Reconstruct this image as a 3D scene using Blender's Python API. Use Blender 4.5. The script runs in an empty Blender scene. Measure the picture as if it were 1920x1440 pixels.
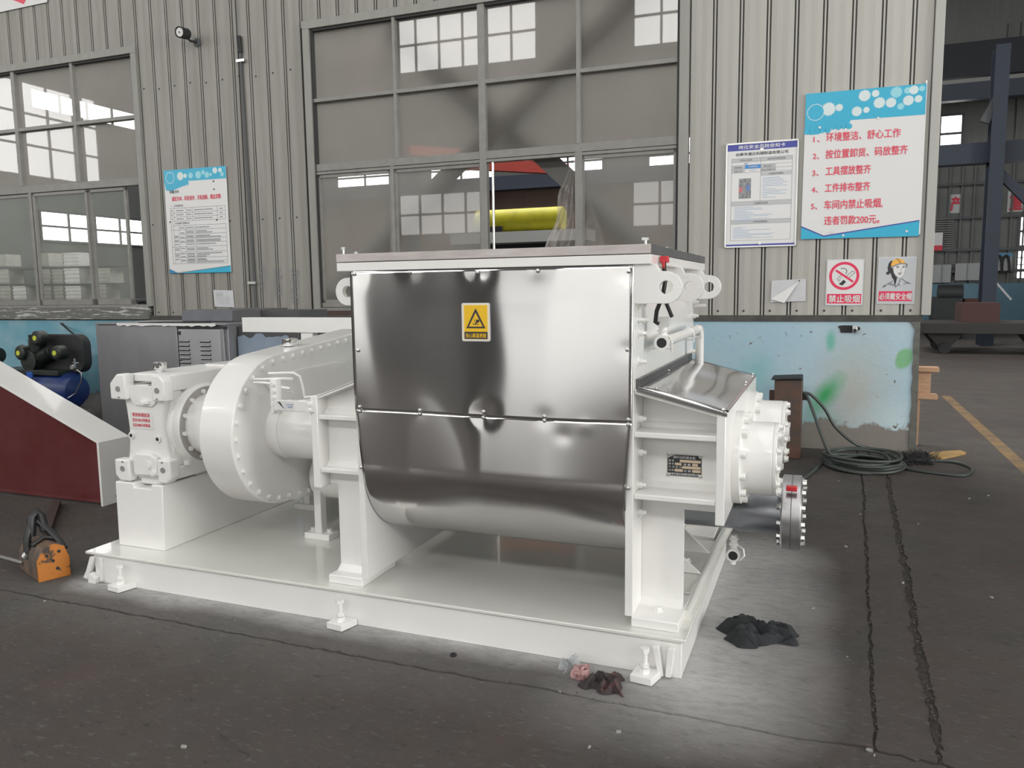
import bpy, bmesh, math, random
from math import sin, cos, pi, radians, sqrt, atan2, exp, hypot
from mathutils import Vector, Matrix
random.seed(7)

# ------------------------------------------------------------------ camera
H = 1.5
FPX = 1480.0
PIT, ROL, YAW = radians(6.81), radians(-0.74), radians(21.6)
_r = Vector((1, 0, 0)); _f = Vector((0, cos(PIT), -sin(PIT))); _u = Vector((0, sin(PIT), cos(PIT)))
RZ = Matrix.Rotation(YAW, 3, 'Z')
CA = RZ @ (cos(ROL)*_r + sin(ROL)*_u)
CB = RZ @ (-sin(ROL)*_r + cos(ROL)*_u)
CC = RZ @ _f
EYE = Vector((0, 0, H))
cd = bpy.data.cameras.new('camera'); cam = bpy.data.objects.new('camera', cd)
bpy.context.scene.collection.objects.link(cam)
cd.sensor_width = 36; cd.lens = FPX/1920*36; cd.clip_end = 200
cam.matrix_world = Matrix.Translation(EYE) @ Matrix((CA, CB, -CC)).transposed().to_4x4()
S = bpy.context.scene
S.camera = cam

# ------------------------------------------------------------------ world, exposure
w = bpy.data.worlds.new('overcast_sky'); S.world = w; w.use_nodes = True
w.node_tree.nodes['Background'].inputs[0].default_value = (0.86, 0.92, 1.0, 1)
w.node_tree.nodes['Background'].inputs[1].default_value = 0.9
S.view_settings.view_transform = 'Standard'
S.view_settings.look = 'None'
S.view_settings.gamma = 1
S.view_settings.use_curve_mapping = False
S.view_settings.exposure = 0.62
DAY = 10.5          # brightness of the overcast sky behind the window glass
S.cycles.use_adaptive_sampling = False
S.cycles.max_bounces = 7
S.cycles.diffuse_bounces = 4
S.cycles.glossy_bounces = 4
S.cycles.transparent_max_bounces = 10
S.cycles.sample_clamp_indirect = 6
S.cycles.caustics_reflective = False
S.cycles.caustics_refractive = False

# ------------------------------------------------------------------ measuring helpers (pixel of the photograph -> point on a plane)
def ray(x, y): return (x-960)*CA - (y-720)*CB + FPX*CC
def onX(x, y, X): d = ray(x, y); return EYE + d*(X/d.x)
def onY(x, y, Y): d = ray(x, y); return EYE + d*(Y/d.y)
def onZ(x, y, Z=0.0): d = ray(x, y); return EYE + d*((Z-H)/d.z)
WA = radians(1.0)                     # the wall stands one degree off the machine's axis
WU = Vector((cos(WA), sin(WA), 0)); WN = Vector((-sin(WA), cos(WA), 0))
WD = 7.727                            # distance of the wall face
def W(x, y, D=WD):
    d = ray(x, y); q = EYE + d*(D/d.dot(WN)); return (q.dot(WU), q.z)

# ------------------------------------------------------------------ object helpers
ORG = {}
def setp(o, label=None, cat=None, group=None, kind=None):
    if label: o['label'] = label
    if cat: o['category'] = cat
    if group: o['group'] = group
    if kind: o['kind'] = kind
    return o
def place(o, parent, org, wall):
    C = S.collection; C.objects.link(o)
    org = Vector(org); ORG[o.name] = org
    if parent is not None:
        o.parent = parent; o.location = org - ORG[parent.name]
    elif wall:
        o.rotation_euler.z = WA; o.location = Matrix.Rotation(WA, 3, 'Z') @ org
    else:
        o.location = org
    return o
def thing(name, label, cat, org=(0, 0, 0), group=None, wall=False):
    o = bpy.data.objects.new(name, None); o.empty_display_size = 0.1
    place(o, None, org, wall); return setp(o, label, cat, group)
def inst(name, me, parent, org, rot=None, wall=False):
    o = bpy.data.objects.new(name, me); place(o, parent, org, wall)
    if rot is not None: o.rotation_euler = rot
    return o
def basis(d):
    d = Vector(d).normalized()
    a = Vector((0, 0, 1)) if abs(d.z) < .9 else Vector((1, 0, 0))
    u = d.cross(a).normalized(); v = d.cross(u).normalized()
    return d, u, v
class MB:
    def __init__(s): s.v = []; s.f = []; s.uv = None
    def add(s, vs, fs):
        n = len(s.v); s.v += [tuple(p) for p in vs]; s.f += [tuple(i+n for i in f) for f in fs]; return s
    def box(s, x0, x1, y0, y1, z0, z1):
        return s.add([(x0,y0,z0),(x1,y0,z0),(x1,y1,z0),(x0,y1,z0),(x0,y0,z1),(x1,y0,z1),(x1,y1,z1),(x0,y1,z1)],
                     [(0,3,2,1),(4,5,6,7),(0,1,5,4),(1,2,6,5),(2,3,7,6),(3,0,4,7)])
    def bar(s, p0, p1, w, h, up=(0,0,1)):
        p0 = Vector(p0); p1 = Vector(p1); d = (p1-p0).normalized(); r = d.cross(Vector(up)).normalized(); u = r.cross(d)
        vs = [p+a*r*w/2+b*u*h/2 for p in (p0, p1) for a, b in ((-1,-1),(1,-1),(1,1),(-1,1))]
        return s.add(vs, [(0,1,2,3),(7,6,5,4),(0,4,5,1),(1,5,6,2),(2,6,7,3),(3,7,4,0)])
    def cyl(s, p0, p1, r, n=24, r1=None, caps=True):
        p0 = Vector(p0); p1 = Vector(p1); d, u, v = basis(p1-p0); r1 = r if r1 is None else r1
        vs = [p0+(u*cos(2*pi*i/n)+v*sin(2*pi*i/n))*r for i in range(n)] + [p1+(u*cos(2*pi*i/n)+v*sin(2*pi*i/n))*r1 for i in range(n)]
        fs = [(i, (i+1) % n, (i+1) % n+n, i+n) for i in range(n)]
        if caps: fs += [tuple(range(n-1, -1, -1)), tuple(range(n, 2*n))]
        return s.add(vs, fs)
    def lathe(s, p0, d, prof, n=32):
        # prof: list of (distance along d, radius)
        p0 = Vector(p0); d, u, v = basis(d); vs = []; fs = []
        for a, r in prof: vs += [p0+d*a+(u*cos(2*pi*i/n)+v*sin(2*pi*i/n))*max(r, 1e-4) for i in range(n)]
        for k in range(len(prof)-1):
            fs += [(k*n+i, k*n+(i+1) % n, (k+1)*n+(i+1) % n, (k+1)*n+i) for i in range(n)]
        fs += [tuple(range(n-1, -1, -1)), tuple(range((len(prof)-1)*n, len(prof)*n))]
        return s.add(vs, fs)
    def tube(s, pts, r, n=8, closed=False):
        P = [Vector(p) for p in pts]; m = len(P); vs = []; fs = []; u = None
        for i in range(m):
            t = (P[(i+1) % m]-P[i-1]) if closed else (P[min(i+1, m-1)]-P[max(i-1, 0)])
            t.normalize()
            if u is None: _, u, _v = basis(t)
            u = (u-t*u.dot(t)).normalized(); v = t.cross(u)
            rr = r[i] if isinstance(r, (list, tuple)) else r
            vs += [P[i]+(u*cos(2*pi*k/n)+v*sin(2*pi*k/n))*rr for k in range(n)]
        for i in range(m if closed else m-1):
            j = (i+1) % m
            fs += [(i*n+k, i*n+(k+1) % n, j*n+(k+1) % n, j*n+k) for k in range(n)]
        if not closed: fs += [tuple(range(n-1, -1, -1)), tuple(range((m-1)*n, m*n))]
        return s.add(vs, fs)
    def prism(s, pts, ax, a0, a1):
        # polygon in the plane normal to axis ax, extruded a0..a1 ; pts are the two other coordinates in xyz order
        n = len(pts)
        def P(p, a):
            return (a, p[0], p[1]) if ax == 'x' else (p[0], a, p[1]) if ax == 'y' else (p[0], p[1], a)
        vs = [P(p, a0) for p in pts]+[P(p, a1) for p in pts]
        return s.add(vs, [tuple(range(n-1, -1, -1)), tuple(range(n, 2*n))]+[(i, (i+1) % n, (i+1) % n+n, i+n) for i in range(n)])
    def ring(s, c, d, ro, ri, h, n=36, squash=None):
        c = Vector(c); d, u, v = basis(d); vs = []
        for a, r in ((0, ro), (h, ro), (h, ri), (0, ri)):
            vs += [c+d*a+(u*cos(2*pi*i/n)+v*sin(2*pi*i/n))*r for i in range(n)]
        fs = [(k*n+i, k*n+(i+1) % n, ((k+1) % 4)*n+(i+1) % n, ((k+1) % 4)*n+i) for k in range(4) for i in range(n)]
        return s.add(vs, fs)
    def holed(s, outer, hole_c, hole_r, ax, a0, a1, n=28):
        # plate with a round hole: outer polygon resampled by angle round the hole
        def hit(ang):
            dx, dy = cos(ang), sin(ang); best = None
            m = len(outer)
            for i in range(m):
                (x1, y1), (x2, y2) = outer[i], outer[(i+1) % m]
                ex, ey = x2-x1, y2-y1; den = dx*ey-dy*ex
                if abs(den) < 1e-12: continue
                t = ((x1-hole_c[0])*ey-(y1-hole_c[1])*ex)/den
                q = ((x1-hole_c[0])*dy-(y1-hole_c[1])*dx)/den
                if t > 0 and -1e-6 <= q <= 1+1e-6 and (best is None or t > best): best = t
            return (hole_c[0]+dx*best, hole_c[1]+dy*best)
        angs = sorted([2*pi*i/n-pi for i in range(n)]+[atan2(p[1]-hole_c[1], p[0]-hole_c[0]) for p in outer])
        O = [hit(a) for a in angs]; I = [(hole_c[0]+hole_r*cos(a), hole_c[1]+hole_r*sin(a)) for a in angs]
        N = len(angs)
        def P(p, a): return (a, p[0], p[1]) if ax == 'x' else (p[0], a, p[1]) if ax == 'y' else (p[0], p[1], a)
        vs = [P(p, a) for L, a in ((O, a0), (O, a1), (I, a1), (I, a0)) for p in L]
        return s.add(vs, [(k*N+i, k*N+(i+1) % N, ((k+1) % 4)*N+(i+1) % N, ((k+1) % 4)*N+i) for k in range(4) for i in range(N)])
    def mesh(s, name, m, org=(0, 0, 0), smooth=False):
        me = bpy.data.meshes.new(name); o = Vector(org)
        me.from_pydata([Vector(p)-o for p in s.v], [], s.f)
        bm = bmesh.new(); bm.from_mesh(me); bmesh.ops.recalc_face_normals(bm, faces=bm.faces); bm.to_mesh(me); bm.free()
        if m: me.materials.append(m)
        if smooth:
            for p in me.polygons: p.use_smooth = True
            me.set_sharp_from_angle(angle=radians(35))
        return me
    def build(s, name, m, parent=None, org=None, smooth=False, bevel=0, wall=False, kind=None, label=None, cat=None, group=None, seg=2):
        if org is None:
            if parent is not None: org = ORG[parent.name]
            else:
                xs = [p[0] for p in s.v]; ys = [p[1] for p in s.v]; zs = [p[2] for p in s.v]
                org = ((min(xs)+max(xs))/2, (min(ys)+max(ys))/2, min(zs))
        me = s.mesh(name, m, org, smooth)
        o = bpy.data.objects.new(name, me); place(o, parent, org, wall)
        if bevel:
            b = o.modifiers.new('bevel', 'BEVEL'); b.width = bevel; b.segments = seg; b.limit_method = 'ANGLE'
            if not smooth:
                for p in me.polygons: p.use_smooth = True
                me.set_sharp_from_angle(angle=radians(35))
        return setp(o, label, cat, group, kind)

# ------------------------------------------------------------------ materials
MATS = {}
def pbr(name, col, rough=.5, metal=0., spec=.5, noise=0., nscale=4., stretch=(1, 1, 1), bump=0., bscale=60., col2=None, coat=0., emit=None, estr=0., alpha=1., rvar=0., lo=.35, hi=.7):
    m = bpy.data.materials.new(name); m.use_nodes = True; nt = m.node_tree; b = nt.nodes['Principled BSDF']
    b.inputs['Roughness'].default_value = rough; b.inputs['Metallic'].default_value = metal
    b.inputs['Specular IOR Level'].default_value = spec; b.inputs['Coat Weight'].default_value = coat
    b.inputs['Base Color'].default_value = (*col, 1); b.inputs['Alpha'].default_value = alpha
    if emit: b.inputs['Emission Color'].default_value = (*emit, 1); b.inputs['Emission Strength'].default_value = estr
    if noise or col2 or bump or rvar:
        tc = nt.nodes.new('ShaderNodeTexCoord'); mp = nt.nodes.new('ShaderNodeMapping'); mp.inputs['Scale'].default_value = stretch
        nt.links.new(tc.outputs['Object'], mp.inputs[0])
    if noise or col2 or rvar:
        n = nt.nodes.new('ShaderNodeTexNoise'); n.inputs['Scale'].default_value = nscale; n.inputs['Detail'].default_value = 7; n.inputs['Roughness'].default_value = .62
        nt.links.new(mp.outputs[0], n.inputs[0])
        r = nt.nodes.new('ShaderNodeMapRange'); r.inputs[1].default_value = lo; r.inputs[2].default_value = hi
        nt.links.new(n.outputs[0], r.inputs[0])
        if noise or col2:
            mx = nt.nodes.new('ShaderNodeMix'); mx.data_type = 'RGBA'
            c2 = col2 or tuple(c*(1-noise) for c in col)
            mx.inputs[6].default_value = (*col, 1); mx.inputs[7].default_value = (*c2, 1)
            nt.links.new(r.outputs[0], mx.inputs[0]); nt.links.new(mx.outputs[2], b.inputs['Base Color'])
        if rvar:
            r2 = nt.nodes.new('ShaderNodeMapRange'); r2.inputs[3].default_value = rough; r2.inputs[4].default_value = rough+rvar
            nt.links.new(r.outputs[0], r2.inputs[0]); nt.links.new(r2.outputs[0], b.inputs['Roughness'])
    if bump:
        n2 = nt.nodes.new('ShaderNodeTexNoise'); n2.inputs['Scale'].default_value = bscale; n2.inputs['Detail'].default_value = 5
        bp = nt.nodes.new('ShaderNodeBump'); bp.inputs['Strength'].default_value = bump; bp.inputs['Distance'].default_value = .01
        nt.links.new(mp.outputs[0], n2.inputs[0]); nt.links.new(n2.outputs[0], bp.inputs['Height']); nt.links.new(bp.outputs[0], b.inputs['Normal'])
    MATS[name] = m; return m

white = pbr('white_gloss_paint', (.83, .825, .80), .24, spec=.5, coat=.25, noise=.05, nscale=2.5, bump=.03, bscale=40)
deckw = pbr('white_deck_paint', (.75, .745, .70), .13, coat=.4, noise=.08, nscale=1.2, bump=.03, bscale=18)
castw = pbr('white_cast_paint', (.82, .815, .79), .36, spec=.5, noise=.05, nscale=3, bump=.07, bscale=55)
chrome = pbr('chrome', (.85, .85, .85), .06, metal=1)
zinc = pbr('zinc', (.62, .62, .60), .3, metal=1)
darksteel = pbr('machined_steel', (.30, .31, .34), .28, metal=1, rvar=.2, nscale=6)
flgsteel = pbr('turned_steel', (.48, .48, .49), .3, metal=1, rvar=.2, nscale=9)
lidsteel = pbr('ground_lid_edge', (.55, .51, .49), .48, metal=.6, col2=(.42, .38, .36), nscale=3, stretch=(2, 2, 9))
lidside = pbr('dark_lid_edge', (.16, .16, .165), .4, metal=.7, noise=.3, nscale=9)
black = pbr('black_rubber', (.012, .012, .013), .45)
blackm = pbr('matt_black', (.02, .02, .022), .7)
red = pbr('red_plastic', (.62, .03, .04), .4)
redprint = pbr('red_print', (.72, .06, .11), .45)
redsign = pbr('red_sign_print', (.72, .03, .10), .25)
inkm = pbr('black_print', (.03, .03, .035), .5)
inkg = pbr('grey_print', (.22, .23, .25), .6)
inkb = pbr('pale_blue_print', (.30, .42, .62), .6)
cyan = pbr('cyan_print', (.03, .40, .60), .35)
cyand = pbr('deep_cyan_print', (.02, .22, .42), .4)
cyanl = pbr('pale_cyan_print', (.28, .62, .70), .35)
cyanw = pbr('gear_print', (.62, .72, .72), .4)
navy = pbr('navy_print', (.05, .06, .33), .35)
signw = pbr('sign_white', (.70, .70, .69), .3)
signg = pbr('aluminium_sign', (.60, .62, .64), .18)
signl = pbr('sign_grey_cell', (.50, .51, .51), .5)
paper = pbr('paper', (.60, .60, .62), .8, noise=.1, nscale=10)
yellow = pbr('yellow_print', (.82, .50, .01), .35)
cream = pbr('cream_print', (.85, .72, .48), .4)
tan = pbr('tan_print', (.62, .50, .36), .4)
orange_p = pbr('orange_helmet_print', (.85, .45, .08), .35)

def wallmat(name, c1, c2, sx=9., rough=.5):
    m = pbr(name, c1, rough, col2=c2, nscale=1.1, stretch=(sx, 2, .55), lo=.38, hi=.72, bump=.12, bscale=5); return m
wallp = wallmat('wall_sheet_paint', (.285, .275, .25), (.215, .205, .18))
def lit_end_tint(m, col, x0_, x1_, top):
    # light falloff put into the colour: lighter towards the open end of the partition
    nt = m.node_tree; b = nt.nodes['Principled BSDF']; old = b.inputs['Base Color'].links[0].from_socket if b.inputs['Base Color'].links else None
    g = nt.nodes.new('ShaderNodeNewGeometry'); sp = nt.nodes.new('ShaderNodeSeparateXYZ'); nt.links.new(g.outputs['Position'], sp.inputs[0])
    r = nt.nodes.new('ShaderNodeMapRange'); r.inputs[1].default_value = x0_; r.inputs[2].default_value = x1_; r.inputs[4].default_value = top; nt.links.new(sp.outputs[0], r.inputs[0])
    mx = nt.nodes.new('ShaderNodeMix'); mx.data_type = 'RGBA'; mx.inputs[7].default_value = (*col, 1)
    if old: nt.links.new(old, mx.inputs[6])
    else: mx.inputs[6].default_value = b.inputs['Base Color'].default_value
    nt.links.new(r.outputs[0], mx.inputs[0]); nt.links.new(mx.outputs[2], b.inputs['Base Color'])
lit_end_tint(wallp, (.47, .455, .42), -3.5, .6, .85)
wallback = pbr('wall_groove', (.03, .028, .025), .8)
ribm = pbr('wall_rib_paint', (.26, .25, .23), .5, noise=.2, nscale=6)
casem = pbr('window_casing_paint', (.275, .275, .25), .5, noise=.14, nscale=2, stretch=(6, 2, 1))
lit_end_tint(casem, (.42, .415, .385), -1.5, .6, .9)
barm = pbr('window_bar_paint', (.24, .235, .215), .45, noise=.2, nscale=7)
seal = pbr('black_seal', (.03, .03, .03), .7)
floorsub = pbr('joint_bottom', (.068, .059, .052), .9, noise=.6, nscale=30, bump=.6, bscale=80)
lit_end_tint(wallback, (.12, .115, .105), -3.5, .6, .8)
beamdark = pbr('hall_steel_blue', (.022, .030, .048), .6)
beamgrey = pbr('hall_steel_grey', (.07, .075, .08), .6)
redsteel = pbr('red_crane_paint', (.28, .04, .03), .5)
hallwall = pbr('hall_wall_sheet', (.125, .132, .126), .6, noise=.2, nscale=1.2, stretch=(6, 1, .5))
hallwall_d = pbr('hall_wall_brown', (.10, .065, .05), .7, noise=.2, nscale=2, stretch=(12, 1, .5))
roofm = pbr('roof_sheet', (.17, .175, .18), .6)
glow = bpy.data.materials.new('daylight_glass'); glow.use_nodes = True
glow.node_tree.nodes.remove(glow.node_tree.nodes['Principled BSDF'])
_e = glow.node_tree.nodes.new('ShaderNodeEmission'); _e.inputs[0].default_value = (1, .99, .965, 1); _e.inputs[1].default_value = DAY
glow.node_tree.links.new(_e.outputs[0], glow.node_tree.nodes['Material Output'].inputs[0])

glow_dim = glow.copy(); glow_dim.name = 'added_top_fill'
glow_dim.node_tree.nodes['Emission'].inputs[1].default_value = DAY*.3
glow_door = glow.copy(); glow_door.name = 'daylight_doorway'
glow_door.node_tree.nodes['Emission'].inputs[1].default_value = .85
glow_bay_fill = glow.copy(); glow_bay_fill.name = 'added_far_bay_fill'
glow_bay_fill.node_tree.nodes['Emission'].inputs[1].default_value = DAY*.68
glow_side_fill = glow.copy(); glow_side_fill.name = 'added_gable_fill'
glow_side_fill.node_tree.nodes['Emission'].inputs[1].default_value = DAY*1.0
glow_low = glow.copy(); glow_low.name = 'daylight_lower_tier'
glow_low.node_tree.nodes['Emission'].inputs[1].default_value = DAY*.45  # lower tier of the rear wall, dimmer than the upper
glow_far = glow.copy(); glow_far.name = 'daylight_far_glass'
glow_far.node_tree.nodes['Emission'].inputs[1].default_value = DAY*.35
def make_glass(name, dust, dcol, tint=(1, 1, 1), tl=.5):
    m = bpy.data.materials.new(name); m.use_nodes = True; nt = m.node_tree; N = nt.nodes; L = nt.links
    N.remove(N['Principled BSDF']); out = N['Material Output']
    tr = N.new('ShaderNodeBsdfTransparent'); tr.inputs[0].default_value = (*tint, 1)
    df = N.new('ShaderNodeBsdfDiffuse'); df.inputs[0].default_value = (*dcol, 1)
    tb = N.new('ShaderNodeBsdfTranslucent'); tb.inputs[0].default_value = (*dcol, 1)
    md = N.new('ShaderNodeMixShader'); md.inputs[0].default_value = tl; L.new(df.outputs[0], md.inputs[1]); L.new(tb.outputs[0], md.inputs[2])
    m1 = N.new('ShaderNodeMixShader')
    tc = N.new('ShaderNodeTexCoord'); n = N.new('ShaderNodeTexNoise'); n.inputs['Scale'].default_value = 1.3; n.inputs['Detail'].default_value = 6
    r = N.new('ShaderNodeMapRange'); r.inputs[1].default_value = .3; r.inputs[2].default_value = .7; r.inputs[3].default_value = dust-.05; r.inputs[4].default_value = dust+.05
    L.new(tc.outputs['Object'], n.inputs[0]); L.new(n.outputs[0], r.inputs[0]); L.new(r.outputs[0], m1.inputs[0])
    L.new(tr.outputs[0], m1.inputs[1]); L.new(md.outputs[0], m1.inputs[2])
    gl = N.new('ShaderNodeBsdfGlossy'); gl.inputs['Roughness'].default_value = .015
    lw_ = N.new('ShaderNodeLayerWeight'); lw_.inputs[0].default_value = .5
    pw5 = N.new('ShaderNodeMath'); pw5.operation = 'POWER'; pw5.inputs[1].default_value = 5; L.new(lw_.outputs['Facing'], pw5.inputs[0])
    fr = N.new('ShaderNodeMapRange'); fr.inputs[3].default_value = .038; fr.inputs[4].default_value = 1; L.new(pw5.outputs[0], fr.inputs[0])
    m2 = N.new('ShaderNodeMixShader'); L.new(fr.outputs[0], m2.inputs[0]); L.new(m1.outputs[0], m2.inputs[1]); L.new(gl.outputs[0], m2.inputs[2])
    L.new(m2.outputs[0], out.inputs[0]); return m
glass_up = make_glass('dusty_glass_upper', .66, (.36, .34, .31), tl=.80)
glass_lo = make_glass('dusty_glass_lower', .60, (.38, .37, .34), tl=.7)
glass_left = make_glass('dusty_glass_left', .36, (.42, .44, .40), tl=.6)

def steelsheet(name, base, rough, aniso, bstr):
    m = bpy.data.materials.new(name); m.use_nodes = True; nt = m.node_tree; N = nt.nodes; L = nt.links; b = N['Principled BSDF']
    b.inputs['Metallic'].default_value = 1; b.inputs['Base Color'].default_value = (*base, 1)
    b.inputs['Roughness'].default_value = rough; b.inputs['Anisotropic'].default_value = aniso; b.inputs['Anisotropic Rotation'].default_value = 0.25
    tg = N.new('ShaderNodeTangent'); tg.direction_type = 'UV_MAP'; tg.uv_map = 'UVMap'; L.new(tg.outputs[0], b.inputs['Tangent'])
    uv = N.new('ShaderNodeUVMap'); uv.uv_map = 'UVMap'
    mp = N.new('ShaderNodeMapping'); mp.inputs['Scale'].default_value = (3, 420, 1); L.new(uv.outputs[0], mp.inputs[0])
    n = N.new('ShaderNodeTexNoise'); n.inputs['Scale'].default_value = 1; n.inputs['Detail'].default_value = 3; L.new(mp.outputs[0], n.inputs[0])
    bp = N.new('ShaderNodeBump'); bp.inputs['Strength'].default_value = bstr; bp.inputs['Distance'].default_value = .001
    L.new(n.outputs[0], bp.inputs['Height']); L.new(bp.outputs[0], b.inputs['Normal'])
    return m
brushed = steelsheet('brushed_stainless', (.64, .63, .62), .115, .95, .0)
polished = pbr('polished_stainless', (.62, .62, .62), .10, metal=1)

# ------------------------------------------------------------------ text
def text_mesh(s, bold=0.0):
    c = bpy.data.curves.new('t', 'FONT'); c.body = s; c.offset = bold; c.resolution_u = 3; c.fill_mode = 'FRONT'
    o = bpy.data.objects.new('t', c); S.collection.objects.link(o)
    dg = bpy.context.evaluated_depsgraph_get(); dg.update()
    me = bpy.data.meshes.new_from_object(o.evaluated_get(dg)); vs = [v.co.copy() for v in me.vertices]; fs = [tuple(p.vertices) for p in me.polygons]
    bpy.data.objects.remove(o); bpy.data.curves.remove(c); bpy.data.meshes.remove(me)
    return vs, fs
def lettering(s, m, parent, p0, uw, uh, n, lift=.0012, bold=.0, name='lettering', mono=True):
    """text stretched on p0 + [0..1]*uw (width vector) + [0..1]*uh (height vector), lifted along n"""
    vs, fs = text_mesh(s)
    if not vs: return None
    x0 = min(v.x for v in vs); x1 = max(v.x for v in vs); y0 = min(v.y for v in vs); y1 = max(v.y for v in vs)
    p0 = Vector(p0); uw = Vector(uw); uh = Vector(uh); n = Vector(n).normalized()
    mb = MB(); e = bold*.9
    for k_, (sx, sy) in enumerate(((0, 0), (e, 0), (-e, 0), (0, e), (0, -e)) if bold > .004 else ((0, 0),)):
        hh = uh.length/uw.length
        mb.add([p0+uw*((v.x-x0)/(x1-x0)+sx*hh)+uh*((v.y-y0)/(y1-y0)+sy)+n*(lift+.00012*k_) for v in vs], fs)
    org = ORG[parent.name]
    me = bpy.data.meshes.new(name); me.from_pydata([Vector(p)-org for p in mb.v], [], mb.f); me.materials.append(m)
    o = bpy.data.objects.new(name, me); place(o, parent, org, False); return o
def flat(name, m, parent, pts, lift_n, lift=.0008):
    mb = MB(); n = Vector(lift_n).normalized(); P = [Vector(p)+n*lift for p in pts]; mb.add(P, [tuple(range(len(P)))])
    org = ORG[parent.name]; me = bpy.data.meshes.new(name); me.from_pydata([p-org for p in P], [], [tuple(range(len(P)))]); me.materials.append(m)
    o = bpy.data.objects.new(name, me); return place(o, parent, org, False)

# ------------------------------------------------------------------ shared bolts
def boltmesh(name, d, r, h, m, washer=True, stud=0.):
    d = Vector(d); mb = MB(); z = 0
    if washer: mb.cyl((0, 0, 0), d*h*.25, r*1.35, 14); z = h*.25
    mb.cyl(d*z, d*(z+h), r, 6)
    if stud: mb.cyl(d*(z+h), d*(z+h+stud), r*.58, 10)
    return mb.mesh(name, m)
BX = boltmesh('bolt_x', (1, 0, 0), .013, .012, white)
BXs = boltmesh('bolt_x_stud', (1, 0, 0), .014, .016, white, True, .014)
BXc = MB().cyl((0, 0, 0), (.022, 0, 0), .0155, 14).cyl((.022, 0, 0), (.0225, 0, 0), .008, 6).mesh('cap_bolt_x', white, smooth=True)
BZ = boltmesh('bolt_z', (0, 0, 1), .015, .014, white)
BXz = boltmesh('bolt_x_zinc', (1, 0, 0), .0135, .013, zinc)
BY = boltmesh('bolt_y', (0, -1, 0), .011, .01, white)
SY = MB().lathe((0, 0, 0), (0, -1, 0), [(0, .008), (.002, .008), (.003, .005), (.006, .0045), (.008, .002)], 10).mesh('sheet_screw', zinc, smooth=True)
def bolts(me, parent, pts, name='bolt'):
    for p in pts: inst(name, me, parent, p)

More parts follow.
